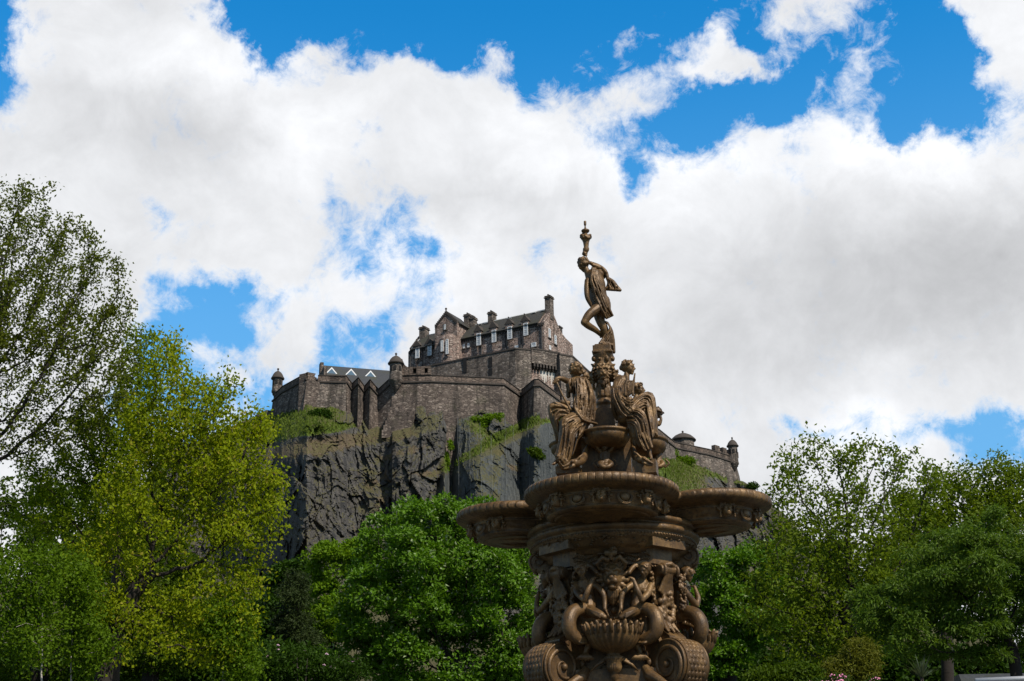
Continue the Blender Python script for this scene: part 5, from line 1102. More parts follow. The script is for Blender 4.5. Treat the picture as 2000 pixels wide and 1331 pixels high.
# skirt over the raised thigh and shin
cloth(d, [(1118, 800, -.14), (1100, 792, -.18), (1084, 788, -.18), (1074, 796, -.16), (1077, 818, -.14), (1088, 846, -.1)], [(1118, 818, -.24), (1108, 812, -.26), (1096, 812, -.26), (1088, 822, -.24), (1090, 838, -.2), (1095, 860, -.16)], 6, Y0, seed=15, fat=.62)
# skirt over the near knee falling to the foot
cloth(d, [(1128, 808, -.30), (1112, 812, -.42), (1099, 824, -.46), (1096, 846, -.46), (1092, 868, -.46), (1086, 890, -.46)], [(1138, 830, -.28), (1130, 836, -.38), (1122, 850, -.42), (1118, 870, -.42), (1114, 890, -.42), (1108, 910, -.40)], 9, Y0, seed=16, fat=.55)
cloth(d, [(1138, 826, -.3), (1130, 842, -.34), (1126, 862, -.3), (1118, 890, -.3)], [(1150, 826, -.2), (1142, 850, -.16), (1130, 858, -.2), (1122, 880, -.24)], 5, Y0, seed=17, fat=.6)
cloth(d, [(1086, 888, -.44), (1090, 902, -.42), (1098, 916, -.38)], [(1108, 898, -.42), (1110, 908, -.40), (1114, 916, -.36)], 5, Y0, seed=18, fat=.55)
sculpt('robe', d, .0105, fig, 1)
p_ = MB(); limb(p_, [(1086, 744, -.28, 2.2), (1098, 771, -.28, 2.2), (1114, 800, -.26, 2.4)], Y0); limb(p_, [(1082, 748, -.28, 2.8), (1090, 743, -.28, 3)], Y0)
limb(p_, [(1110, 765, .0, 4.5), (1110, 774, .0, 4.5)], Y0); limb(p_, [(1098, 786, -.1, 5), (1110, 788, -.1, 5)], Y0)
sculpt('staff', p_, .010, fig, 0)
# ================= seated statue, front right (plays a lyre)
s = MB(); Y0 = 23.40
limb(s, [(1224, 731, .0, 5.6), (1223, 742, .0, 7)], Y0)
limb(s, [(1214, 748, .0, 15), (1212, 766, .0, 15.5), (1213, 785, .02, 15), (1217, 806, .04, 17), (1222, 818, .04, 17)], Y0, n=5)
blob(s, 1206, 750, -.06, 9, 9, 8, Y0); blob(s, 1228, 752, .14, 8, 8, 8, Y0)
limb(s, [(1204, 751, -.10, 7.5), (1203, 768, -.20, 7), (1210, 774, -.28, 6), (1222, 773, -.32, 4.8), (1230, 769, -.34, 3.8)], Y0); hand(s, (1229, 769, -.34), (.8, -.4), 3.2, .6, Y0)
limb(s, [(1224, 812, .06, 16), (1238, 800, .10, 14), (1254, 788, .14, 12), (1268, 781, .16, 10.5)], Y0, n=5)
limb(s, [(1269, 781, .16, 10), (1273, 800, .14, 9.5), (1276, 822, .12, 8.5), (1277, 842, .10, 7.5)], Y0, n=5)
limb(s, [(1222, 815, -.06, 17), (1234, 812, -.18, 14.5), (1249, 815, -.30, 13)], Y0, n=5)
limb(s, [(1250, 816, -.30, 12.5), (1253, 838, -.30, 12), (1258, 858, -.30, 9.5), (1265, 876, -.30, 6.5), (1268, 884, -.30, 5)], Y0, n=5); foot(s, (1267, 884, -.30), (1273, 897, -.40), 4.4, Y0)
g, Rh, ax = head(s, 1226.5, 719, .0, 13.2, 72, -4, Y0)
fig = sculpt('statue', s, .011, FOUNT, 2, label='seated robed statue on the right holding a lyre, head in profile with laurel')
h = MB()
h.ball(g(0, -.22, .22), (Rh*.92, Rh*.98, Rh*.92), 12, 9, ax); h.ball(g(0, -.95, .05), Rh*.42, 9, 7)
for k in range(46):
    a = rr.uniform(0, math.pi); b = rr.uniform(-.9, .5); h.ball(g(.95*math.cos(a), b, .25+.92*math.sin(a)*math.cos(b*.8)), Rh*(.13+.07*rr.random()), 6, 5)
for q in (-1, 1):
    for k in range(9): u = k/8; y_ = -.75+1.35*u; h.tube([g(q*(.86-.25*max(0, u-.6)), y_, .35+.25*u), g(q*(1.0-.3*max(0, u-.6)), y_+.22, .62+.35*u)], [Rh*.12, Rh*.04], 5)
h.tube([g(0, .55, .90), g(0, .75, 1.25)], [Rh*.14, Rh*.05], 6)
sculpt('laurel_hair', h, .0095, fig, 0)
d = MB()
cloth(d, [(1206, 740, -.10), (1196, 756, -.16), (1194, 780, -.16), (1197, 805, -.10), (1204, 820, -.05)], [(1222, 742, -.10), (1214, 762, -.24), (1214, 785, -.28), (1222, 800, -.26), (1232, 812, -.2)], 9, Y0, seed=21, fat=.56)
cloth(d, [(1196, 758, -.20), (1198, 778, -.30), (1208, 800, -.34), (1222, 816, -.36)], [(1210, 756, -.22), (1212, 768, -.34), (1224, 782, -.40), (1238, 800, -.40)], 7, Y0, seed=22, fat=.58)
cloth(d, [(1212, 742, -.12), (1220, 752, -.14), (1226, 764, -.12)], [(1232, 746, .06), (1236, 756, .04), (1236, 768, .02)], 5, Y0, seed=27, fat=.6)
cloth(d, [(1232, 790, -.10), (1246, 776, -.02), (1262, 768, .04), (1274, 774, .04), (1279, 800, .02), (1280, 828, .0), (1278, 850, .0)], [(1236, 812, -.16), (1250, 800, -.08), (1262, 796, .0), (1264, 812, .0), (1268, 830, -.04), (1272, 845, -.06), (1274, 856, -.08)], 7, Y0, seed=23, fat=.58)
cloth(d, [(1222, 802, -.30), (1240, 798, -.40), (1256, 806, -.44), (1264, 830, -.42), (1268, 852, -.40), (1275, 874, -.40)], [(1226, 826, -.30), (1236, 828, -.40), (1242, 840, -.42), (1246, 858, -.42), (1252, 870, -.42), (1260, 882, -.40)], 9, Y0, seed=24, fat=.55)
cloth(d, [(1226, 824, -.28), (1230, 845, -.28), (1238, 868, -.26)], [(1242, 830, -.34), (1250, 858, -.34), (1262, 880, -.32)], 6, Y0, seed=25, fat=.58)
cloth(d, [(1268, 838, -.0), (1274, 836, .0)], [(1280, 848, .02), (1283, 850, .02)], 4, Y0, seed=26, fat=.6)
sculpt('robe', d, .0105, fig, 1)
p_ = MB()
for s_ in (0, 1):
    W0 = [(1222+s_*15, 772, -.36, 2.6), (1221+s_*14, 757, -.36, 2.6), (1224+s_*13, 742, -.36, 2.2), (1223+s_*16, 728, -.36, 1.6)] if s_ == 0 else [(1236, 772, -.36, 2.8), (1236, 758, -.36, 2.6), (1238, 744, -.36, 2.2), (1240, 730, -.36, 1.5)]
    limb(p_, W0, Y0)
limb(p_, [(1222, 744, -.36, 1.6), (1239, 745, -.36, 1.6)], Y0); blob(p_, 1230, 785, -.36, 8.5, 10, 5, Y0)
for k in range(4): limb(p_, [(1226+k*2.8, 745, -.37, .65), (1226+k*2.6, 778, -.38, .65)], Y0)
for k in range(3): limb(p_, [(1223, 779+k*5, -.40, 1.1), (1230, 780+k*5, -.44, 1.2), (1237, 779+k*5, -.40, 1.1)], Y0)
sculpt('lyre', p_, .0065, fig, 0)
# ================= seated statues at the back (mostly hidden)
s = MB(); Y0 = 24.5
g, Rh, ax = head(s, 1246, 762, .0, 12.5, 78, 0, Y0); h = MB()
h.ball(g(0, -.22, .22), (Rh*.92, Rh*.98, Rh*.92), 12, 9, ax)
for k in range(40): a = rr.uniform(0, math.pi); b = rr.uniform(-.9, .7); h.ball(g(.9*math.cos(a), b, .25+.9*math.sin(a)*math.cos(b*.8)), Rh*.17, 6, 5)
limb(s, [(1244, 772, .0, 5), (1240, 784, .0, 8), (1234, 790, .0, 14), (1230, 810, 0, 16), (1228, 830, 0, 18), (1226, 850, 0, 19)], Y0, n=4); limb(s, [(1230, 838, 0, 17), (1250, 830, .1, 14), (1268, 826, .2, 11), (1272, 850, .2, 9), (1272, 880, .2, 8)], Y0)
f3 = sculpt('statue', s, .012, FOUNT, 2, label='statue at the back whose curly head in profile shows behind the lyre'); sculpt('hair', h, .010, f3, 0)
d = MB(); cloth(d, [(1238, 780, -.12), (1236, 800, -.16), (1236, 830, -.2)], [(1254, 784, .0), (1258, 804, .0), (1262, 830, .0)], 6, Y0, seed=31); cloth(d, [(1222, 778, -.12), (1212, 800, -.16), (1208, 840, -.2)], [(1238, 780, -.1), (1236, 800, -.14), (1236, 830, -.2)], 6, Y0, seed=33); sculpt('robe', d, .012, f3, 1)
s = MB(); Y0 = 24.3
g, Rh, ax = head(s, 1284, 806, .0, 10.0, 70, -18, Y0); limb(s, [(1281, 815, 0, 4), (1277, 826, 0, 8), (1276, 845, 0, 10), (1276, 862, 0, 12), (1276, 880, 0, 12)], Y0)
limb(s, [(1280, 822, -.02, 4.5), (1287, 830, -.05, 3.8), (1291, 820, -.05, 3.0), (1290, 814, -.04, 2.6)], Y0)
f4 = sculpt('cherub', s, .010, FOUNT, 2, label='small helmeted cherub sitting above the right small basin')
h = MB(); h.ball(g(0, -.15, .35), (Rh*1.0, Rh*1.05, Rh*.78), 14, 10, ax); h.tube([g(1.05*math.cos(t), .1+1.15*math.sin(t), .2) for t in np.linspace(0, 2*math.pi, 25)], Rh*.14, 6); h.ball(g(0, -.1, 1.1), Rh*.2, 7, 5); sculpt('helmet', h, .009, f4, 0)
# ================= dolphins at the statues' feet
def dolphin(pts, Y0, sgn):
    m = MB(); limb(m, pts, Y0, 12, 4); x, y, dz, r = pts[-1]
    limb(m, [(x-sgn*2, y-3, dz-.06, r*.62), (x-sgn*12, y+3, dz-.10, r*.42), (x-sgn*20, y+7, dz-.12, r*.22)], Y0); limb(m, [(x, y+5, dz-.06, r*.5), (x-sgn*10, y+9, dz-.08, r*.35), (x-sgn*18, y+11, dz-.1, r*.22)], Y0)
    blob(m, x-sgn*2, y-3, dz-.13, 3.2, 3.0, 3, Y0); blob(m, x-sgn*2, y-3.2, dz-.17, 1.7, 1.7, 1.7, Y0)
    for k in range(5): a = k*.5; limb(m, [(x+sgn*(4+k*2), y-4-k*2, dz-.02, 2.4), (x+sgn*(8+k*2.5), y-9-k*2, dz, 1.2)], Y0)
    return m
sculpt('dolphin', dolphin([(1150, 868, .1, 3), (1143, 882, -.1, 5), (1140, 896, -.25, 7.5), (1130, 903, -.42, 8.5), (1120, 905, -.5, 8)], 23.45, 1), .010, FOUNT, 1, label='dolphin head under the left seated statue')
sculpt('dolphin', dolphin([(1236, 868, .1, 3), (1238, 882, -.1, 5), (1240, 892, -.25, 7), (1248, 897, -.40, 7.5), (1256, 899, -.46, 7)], 23.45, -1), .010, FOUNT, 1, label='dolphin head under the right seated statue')
for (x_, y0_, Yf_) in ((1262, 900, 23.1), (1112, 912, 23.2)):
    m = MB(); a = P(x_, 926, Yf_); b = P(x_, y0_, Yf_); m.box((a[0], Yf_+.1, (a[2]+b[2])/2), (.40, .36, b[2]-a[2]), -.2); fb(m, 'footrest_block', upb)
# ================= mermaid pair with shell bowl on each face of the pedestal
ZM = YF-1.03
def mx(x, s): return 1197+(x-1197)*s
def mermaid(sgn, seed, capped):
    s = MB(); q = lambda x, y, dz, r: (mx(x, sgn), y, dz, r)
    limb(s, [q(1259, 1121, -.02, 5.6), q(1256, 1133, -.02, 6.6)], ZM)
    limb(s, [q(1254, 1141, .0, 13), q(1251, 1152, .0, 15.5), q(1247, 1166, .02, 13.5), q(1244, 1179, .02, 14.5), q(1246, 1191, .0, 17)], ZM, n=5)
    blob(s, mx(1270, sgn), 1143, .0, 7.5, 8.5, 7, ZM); blob(s, mx(1237, sgn), 1140, .0, 7.5, 8, 7, ZM); blob(s, mx(1243, sgn), 1154, -.12, 5.4, 5.8, 5, ZM); blob(s, mx(1259, sgn), 1155, -.12, 5.6, 6, 5, ZM)
    limb(s, [q(1271, 1145, -.02, 7.4), q(1265, 1160, -.14, 6.8), q(1253, 1172, -.26, 5.8)], ZM); limb(s, [q(1253, 1172, -.26, 5.6), q(1247, 1157, -.30, 5.4), q(1241, 1142, -.28, 4.4), q(1237, 1132, -.26, 3.6)], ZM); hand(s, (mx(1237, sgn), 1132, -.26), (-.9*sgn, -.5), 3.3, .3, ZM)
    limb(s, [q(1237, 1142, .0, 7), q(1226, 1148, -.06, 6.2), q(1216, 1160, -.12, 5.6), q(1213, 1176, -.14, 4.9), q(1213, 1190, -.18, 4.0)], ZM); hand(s, (mx(1213, sgn), 1190, -.18), (-.5*sgn, .8), 3.3, .4, ZM)
    # coiling fish tail
    limb(s, [q(1246, 1192, .02, 12), q(1262, 1190, -.10, 13), q(1277, 1198, -.22, 14), q(1283, 1216, -.28, 14.5), q(1279, 1236, -.26, 14), q(1264, 1248, -.20, 12), q(1250, 1250, -.12, 9), q(1243, 1256, -.06, 7), q(1248, 1268, -.08, 5), q(1251, 1276, -.10, 4)], ZM, 16, n=6)
    limb(s, [q(1246, 1190, .0, 11), q(1236, 1196, -.18, 11), q(1222, 1202, -.28, 9), q(1214, 1206, -.30, 6)], ZM, 14)
    for k in range(-3, 4): limb(s, [q(1251, 1276, -.10, 2.6), q(1251+k*3.6, 1283, -.16, 2.8), q(1251+k*5.8, 1291-abs(k), -.14, 1.7)], ZM)
    limb(s, [q(1268, 1252, -.24, 2), q(1258, 1256, -.28, 2.6), q(1246, 1256, -.2, 2)], ZM)
    for k in range(4): limb(s, [q(1252, 1186+k, -.12, 1.5), q(1238, 1192+k*2, -.30, 1.5), q(1222, 1198+k*3, -.36, 1.2)], ZM)
    g, Rh, ax = head(s, mx(1260, sgn), 1114, -.14, 12, -40*sgn, -20, ZM)
    o = sculpt('mermaid', s, .0105, FOUNT, 2)
    h = MB(); rq = random.Random(seed); h.ball(g(0, -.2, .25), (Rh*.97, Rh*1.02, Rh*.92), 12, 9, ax)
    if capped:
        for k in range(6): y_ = -.9+.3*k; h.tube([g(x_, y_-.1*x_*x_, .25+math.sqrt(max(.02, 1.05-x_*x_-(y_+.2)**2*.8))) for x_ in np.linspace(-.9, .9, 9)], Rh*.11, 6)
    else:
        for k in range(46): a = rq.uniform(-.2, math.pi+.2); b = rq.uniform(-.9, .6); h.ball(g(.95*math.cos(a), b, .25+.92*math.sin(a)*math.cos(b*.8)), Rh*.2, 6, 5)
    for k in range(60): u = rq.random(); p = (1272+9*u-4*u*u+rq.uniform(-2.5, 2.5), 1118+72*u); blob(h, mx(p[0], sgn), p[1], -.02+rq.uniform(-.06, .05), 3.0, 3.4, 3.0, ZM)
    limb(h, [q(1252, 1104, .12, 6), q(1243, 1105, .06, 6.5), q(1235, 1110, .0, 5.5), q(1229, 1119, -.08, 4.2)], ZM, 10)
    sculpt('hair', h, .0105, o, 1); return o
ma = mermaid(1, 5, True); mb_ = mermaid(-1, 6, False)
ring4(ma); ring4(mb_)
sh = MB(); c_ = P(1197, 1236, YF-1.17); zr_ = c_[2]
def fl(q, z, t): return q*(1+.035*math.cos(26*t))
sh.lathe((c_[0], c_[1], zr_), [(.42, .09), (.445, .02), (.44, -.02), (.41, -.11), (.35, -.20), (.26, -.27), (.16, -.31), (.10, -.33), (.10, -.36), (.15, -.38), (.15, -.42), (.11, -.46), (.12, -.54), (.10, -.60), (.05, -.63), (.07, -.69), (.02, -.75)], 156, True, fl)
sh.lathe((c_[0], c_[1], zr_), [(.40, .08), (.38, -.02), (.27, -.10), (.001, -.12)], 60)
for k in range(26):
    a = 2*math.pi*k/26; ca, sa = math.cos(a), math.sin(a); sh.tube([(c_[0]+.43*ca, c_[1]+.43*sa, zr_-.06), (c_[0]+.45*ca, c_[1]+.45*sa, zr_+.05), (c_[0]+.475*ca, c_[1]+.475*sa, zr_+.11), (c_[0]+.50*ca, c_[1]+.50*sa, zr_+(.14 if k % 2 else .08))], [.026, .034, .03, .012], 8)
for s_ in (-1, 1):
    for k in range(3): sh.tube([(c_[0]+s_*.08, c_[1], zr_-.40), (c_[0]+s_*(.18+.05*k), c_[1]+.03, zr_-.42-.04*k), (c_[0]+s_*(.28+.05*k), c_[1]+.05, zr_-.50-.05*k)], [.02, .028, .008], 6)
o = fb(sh, 'shell_bowl'); ring4(o)
# ---------------------------------------------------------------- trees
def crown_points(rng, ells, n, Y0):
    """attraction points inside ellipsoids (px, py, rx, ry[, dY, depth m])"""
    out = []; vol = np.array([e[2]*e[3]*math.sqrt(e[2]*e[3])*(e[6] if len(e) > 6 else 1) for e in ells], float); cnt = np.maximum(6, (n*vol/vol.sum()).astype(int))
    for e, c in zip(ells, cnt):
        v = rng.normal(size=(c, 3)); v /= np.linalg.norm(v, axis=1)[:, None]; v *= rng.uniform(0.02, 1, (c, 1))**(0.42); dep = e[5] if len(e) > 5 else math.sqrt(e[2]*e[3])*(Y0*1.06/FL); dy = e[4] if len(e) > 4 else 0
        out.append(P(e[0]+v[:, 0]*e[2], e[1]+v[:, 1]*e[3], Y0+dy+v[:, 2]*dep))
    return np.vstack(out)
def colonize(rng, base, att, D, di, dk, maxn=4200, up=0.06, wig=0.18):
    nodes = [np.array(p, float) for p in base]; par = [-1]+list(range(len(base)-1)); pts = np.array(nodes); alive = np.ones(len(att), bool)
    near = np.full(len(att), 1e9); nid = np.zeros(len(att), int)
    def upd(i0, N):
        A = np.where(alive)[0]
        if len(A) == 0: return
        new = np.array(N); d = np.linalg.norm(att[A][:, None]-new[None], axis=2); j = d.argmin(1); m = d[np.arange(len(A)), j]; b = m < near[A]; near[A[b]] = m[b]; nid[A[b]] = i0+j[b]
    upd(0, nodes)
    for it in range(260):
        A = np.where(alive & (near < di))[0]
        if len(A) == 0 or len(nodes) > maxn: break
        ids = nid[A]; u, inv = np.unique(ids, return_inverse=True); dirs = att[A]-np.array(nodes)[ids]; dirs /= np.linalg.norm(dirs, axis=1)[:, None]+1e-9
        acc = np.zeros((len(u), 3)); np.add.at(acc, inv, dirs); acc /= np.linalg.norm(acc, axis=1)[:, None]+1e-9; acc += rng.normal(0, wig, acc.shape); acc[:, 2] += up; acc /= np.linalg.norm(acc, axis=1)[:, None]
        i0 = len(nodes); N = [nodes[a]+D*v for a, v in zip(u, acc)]; nodes += N; par += list(u); upd(i0, N); alive &= near > dk
    return np.array(nodes), np.array(par)
def branches(nodes, par, r_tip, expo, rmax, nb, tap=.25):
    n = len(nodes); w = np.zeros(n); kids = np.zeros(n, int)
    for i in range(n-1, 0, -1):
        if w[i] == 0: w[i] = r_tip**expo
        w[par[i]] += w[i]; kids[par[i]] += 1
    r = np.minimum(np.maximum(w, r_tip**expo)**(1/expo), rmax)
    for i in range(nb): r[i] = max(r[i], rmax*(1.15-tap*i/nb))
    return r, kids
def branch_mesh(name, nodes, par, r, mat, seg=5, rcut=0.0, nseg_big=8):
    V = []; F = []; o = 0
    for big in (True, False):
        m = np.array([i for i in range(1, len(nodes)) if (r[i] > .045) == big and r[i] >= rcut])
        if len(m) == 0: continue
        sg = nseg_big if big else (4 if r_tip_small(r, m) else seg); a = nodes[par[m]]; b = nodes[m]; T = b-a; Ln = np.linalg.norm(T, axis=1)[:, None]; T = T/(Ln+1e-9); ref = np.where(np.abs(T[:, 2:3]) > .9, [[1.0, 0, 0]], [[0, 0, 1.0]]); x = np.cross(T, ref); x /= np.linalg.norm(x, axis=1)[:, None]; y = np.cross(T, x)
        ra = np.minimum(r[par[m]], r[m]*1.35)[:, None, None]; rb = r[m][:, None, None]; th = np.arange(sg)*2*np.pi/sg; ring = x[:, None]*np.cos(th)[None, :, None]+y[:, None]*np.sin(th)[None, :, None]
        A = a[:, None]-T[:, None]*ra*.3+ring*ra; B = b[:, None]+T[:, None]*rb*.3+ring*rb; VV = np.concatenate([A, B], 1).reshape(-1, 3); k = np.arange(len(m))[:, None]*2*sg; i = np.arange(sg)[None]
        F.append(o+np.stack([k+i, k+(i+1) % sg, k+sg+(i+1) % sg, k+sg+i], -1).reshape(-1, 4)); V.append(VV); o += len(VV)
    return mesh_np(name, np.vstack(V), np.vstack(F), mat, True)
def r_tip_small(r, m): return np.median(r[m]) < .03
def leaves(name, rng, C_, nper, spread, L, W, mat, droop=0.2, out=None, outk=0.5, curl=0.25):
    """kite-shaped leaves with a bent midrib scattered round each centre"""
    n = len(C_)*nper; c = np.repeat(C_, nper, 0)+rng.normal(0, spread, (n, 3)); d = rng.normal(size=(n, 3))
    if out is not None: d += np.repeat(out, nper, 0)*outk*2
    d[:, 2] -= droop; d /= np.linalg.norm(d, axis=1)[:, None]; q = rng.normal(size=(n, 3)); q[:, 2] += .0; s = np.cross(d, q); s /= np.linalg.norm(s, axis=1)[:, None]+1e-9; nn = np.cross(s, d); l = L*rng.uniform(.6, 1.25, (n, 1)); w = W*rng.uniform(.7, 1.2, (n, 1))
    V = np.stack([c, c+d*l*.5+s*w*.5+nn*l*curl*.3, c+d*l-nn*l*curl*.4, c+d*l*.5-s*w*.5+nn*l*curl*.3], 1).reshape(-1, 3); F = np.arange(4*n).reshape(-1, 4); return mesh_np(name, V, F, mat, False)
def tree(label, ells, Y0, base, trunk_r, natt, D, leafmat, nleaf, lsize, seed, bark='bark', name='tree', tips=None, spread=.16, r_tip=.010, expo=2.3, dk=None, up=.06, wig=.18, clump=None, droop=.2, leaf_r=.03, cat='tree', group=None, rcut=0, maxn=4200, tap=.25):
    rng = np.random.default_rng(seed); att = crown_points(rng, ells, natt, Y0); bs = [P(x, y, Y0+dy) for x, y, dy in base]; root = bs[0].copy(); root[2] = 0
    bb = [root]+[p for p in bs]; full = []
    for a, b in zip(bb[:-1], bb[1:]):
        k = max(1, int(np.linalg.norm(b-a)/D)); full += [a+(b-a)*j/k for j in range(k)]
    full.append(bb[-1]); full = np.array(full); full[1:-1] += np.cumsum(rng.normal(0, D*.05, (len(full)-2, 3)), 0)*[1, 1, 0]
    nodes, par = colonize(rng, list(full), att, D, 40, dk or D*2.0, maxn=maxn, up=up, wig=wig); r, kids = branches(nodes, par, r_tip, expo, trunk_r, len(full), tap)
    e = empty(name, tuple(root), label=label, category=cat)
    if group: e['group'] = group
    to = lambda A: A-root
    obj('trunk', branch_mesh('trunk', to(nodes), par, r, M[bark], rcut=rcut), e)
    tipn = nodes[(r < leaf_r) & (np.arange(len(nodes)) > len(full))]
    if clump:                                                # leaf masses: many small lobed clusters on the crown
        ncl, rc = clump; pick = tipn[rng.integers(0, len(tipn), ncl)]+rng.normal(0, rc*.3, (ncl, 3)); m = nleaf//ncl; v = rng.normal(size=(ncl*m, 3)); v /= np.linalg.norm(v, axis=1)[:, None]; v[:, 2] = np.abs(v[:, 2])*.85-.12; rr_ = rc*rng.uniform(.55, 1.35, (ncl, 1)); C_ = np.repeat(pick, m, 0)+v*np.repeat(rr_, m, 0)*rng.uniform(.72, 1.06, (len(v), 1)); me = leaves('crown', rng, to(C_), 1, .02, lsize[0], lsize[1], leafmat, droop, v, .5)
    else:
        k = rng.integers(0, len(tipn), nleaf); C_ = tipn[k]; me = leaves('crown', rng, to(C_), 1, spread, lsize[0], lsize[1], leafmat, droop)
    obj('crown', me, e); return e
LM = dict(
 spring=mat_leaf('young_spring_leaf', (0.055, 0.080, 0.006), (0.14, 0.17, 0.018), .45), maple=mat_leaf('golden_maple_leaf', (0.115, 0.18, 0.006), (0.34, 0.40, 0.010), .5, tip=(0.33, 0.30, 0.04)), maple2=mat_leaf('shaded_maple_leaf', (0.09, 0.15, 0.005), (0.20, 0.28, 0.009), .5),
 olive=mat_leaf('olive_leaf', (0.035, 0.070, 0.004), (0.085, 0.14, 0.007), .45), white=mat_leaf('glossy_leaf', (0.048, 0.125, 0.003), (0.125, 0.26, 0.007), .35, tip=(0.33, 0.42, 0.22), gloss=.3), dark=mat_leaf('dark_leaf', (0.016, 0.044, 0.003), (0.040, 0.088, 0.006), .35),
 cherry=mat_leaf('cherry_leaf', (0.070, 0.125, 0.006), (0.17, 0.235, 0.014), .45), weep=mat_leaf('narrow_leaf', (0.045, 0.10, 0.006), (0.12, 0.20, 0.016), .4, gloss=.25), light=mat_leaf('light_green_leaf', (0.075, 0.15, 0.005), (0.15, 0.26, 0.010), .4),
 conifer=mat_leaf('conifer_needles', (0.016, 0.030, 0.008), (0.040, 0.060, 0.014), .1), gold=mat_leaf('golden_conifer', (0.065, 0.085, 0.008), (0.15, 0.155, 0.015), .3), birchl=mat_leaf('birch_leaf', (0.055, 0.115, 0.004), (0.13, 0.22, 0.009), .45))
# tall open tree at the far left
tree('tall open spring tree at the far left edge, fine dark twigs against the sky', [(20, 560, 150, 200), (130, 600, 130, 190), (-110, 600, 140, 260), (200, 700, 90, 120), (100, 760, 150, 130), (60, 420, 80, 90), (240, 580, 40, 70), (-20, 850, 150, 80)], 40, [(-100, 1331, 0), (-90, 1150, 0), (-70, 1010, 0), (-40, 930, 0)], .42, 2300, .24, LM['spring'], 38000, (.110, .072), 21, 'bark_d', spread=.13, r_tip=.0085, expo=2.25, dk=.34, up=.10, wig=.12, maxn=9000)
# golden maple
tree('yellow-green maple with crooked dark limbs standing left of the crag', [(430, 775, 62, 62), (500, 830, 50, 52), (450, 900, 90, 80), (520, 945, 50, 52), (475, 1040, 78, 62), (500, 1010, 60, 60), (470, 1150, 66, 50), (430, 1220, 50, 34), (370, 850, 90, 100), (335, 700, 40, 66), (300, 820, 60, 80), (360, 1000, 80, 80), (260, 960, 70, 90), (380, 1130, 70, 50), (250, 1100, 70, 50), (490, 1225, 28, 40), (330, 1200, 90, 45), (230, 1190, 90, 50), (430, 1275, 80, 36), (180, 1080, 60, 50)], 38, [(205, 1331, 0), (225, 1240, 0), (262, 1165, 0), (292, 1120, 0)], .24, 1500, .26, LM['maple'], 31000, (.120, .078), 22, 'bark_d', spread=.19, r_tip=.0125, expo=2.15, dk=.42, up=-.02, wig=.28, maxn=8000, droop=.9)
tree('slender tall green tree between the open tree and the golden maple', [(270, 720, 60, 90), (230, 850, 110, 90), (130, 920, 110, 50), (240, 1000, 100, 80), (90, 1010, 80, 50)], 42, [(225, 1331, 0), (228, 1200, 0), (232, 1080, 0)], .20, 1100, .27, LM['maple2'], 22000, (.11, .075), 23, 'bark', spread=.14, r_tip=.010, dk=.38)
# round glossy tree in the middle
tree('broad round glossy green tree to the left of the fountain', [(860, 1130, 190, 165), (900, 1020, 100, 66), (960, 1180, 110, 130), (760, 1200, 120, 110), (830, 1290, 190, 90), (740, 1095, 60, 50), (985, 1290, 80, 90)], 52, [(880, 1331, 0), (878, 1290, 0)], .45, 950, .42, LM['white'], 74000, (.17, .10), 24, 'bark_d', spread=.3, r_tip=.015, dk=.7, clump=(640, .50), droop=.1)
tree('light green tree peeping out behind the round glossy tree', [(660, 1110, 52, 62), (640, 1200, 70, 80), (700, 1090, 40, 40)], 66, [(650, 1331, 0), (650, 1270, 0)], .3, 300, .5, LM['light'], 15000, (.20, .13), 25, 'bark_d', r_tip=.015, dk=.8, clump=(170, .5))
tree('dark evergreen with drooping sprays in the gap left of the round tree', [(575, 1180, 38, 60), (580, 1270, 60, 70), (560, 1120, 24, 30)], 62, [(578, 1331, 0), (578, 1250, 0)], .25, 300, .45, LM['conifer'], 17000, (.20, .05), 26, 'bark_d', r_tip=.012, dk=.7, clump=(150, .45), droop=.8)
tree('mid green tree under the crag behind the dark evergreen', [(540, 1130, 40, 40), (600, 1120, 40, 34), (520, 1220, 60, 90), (610, 1200, 50, 80)], 76, [(560, 1331, 0), (560, 1220, 0)], .3, 260, .6, LM['dark'], 13000, (.24, .16), 27, 'bark_d', r_tip=.015, dk=.9, clump=(140, .6))
# dark trees behind on the left
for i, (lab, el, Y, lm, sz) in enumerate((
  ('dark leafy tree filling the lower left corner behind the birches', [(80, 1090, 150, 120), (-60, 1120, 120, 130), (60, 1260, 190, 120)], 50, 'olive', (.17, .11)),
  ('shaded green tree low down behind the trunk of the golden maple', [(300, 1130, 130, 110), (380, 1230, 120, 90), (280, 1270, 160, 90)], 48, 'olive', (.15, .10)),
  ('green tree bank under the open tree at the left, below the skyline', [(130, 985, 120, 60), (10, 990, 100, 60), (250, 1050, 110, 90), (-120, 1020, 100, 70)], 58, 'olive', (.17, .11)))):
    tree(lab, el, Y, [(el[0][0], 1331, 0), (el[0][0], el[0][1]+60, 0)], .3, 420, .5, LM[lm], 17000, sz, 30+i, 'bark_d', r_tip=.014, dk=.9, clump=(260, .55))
# birches
for i, (px, top_, lab, el) in enumerate(((92, 1085, 'thin white-barked birch with bright leaves in the lower left corner', [(50, 1120, 90, 70), (60, 1230, 90, 80), (20, 1180, 60, 60)]), (145, 1150, 'slim pale birch right of the brightest lower left leaves', [(150, 1150, 50, 70), (170, 1250, 60, 60)]), (438, 1190, 'birch with a pale trunk under the golden maple, right side', [(440, 1230, 60, 60), (470, 1290, 50, 50)]))):
    tree(lab, el, 36+i, [(px-8, 1331, 0), (px-4, 1250, 0), (px, 1130 if i != 2 else 1260, 0), (px+2, top_, 0)], .055, 260, .24, LM['birchl'], 7500, (.10, .07), 40+i, 'birch', name='birch_tree', group='thin birches at the left', tap=1.08, r_tip=.005, dk=.45, spread=.2)
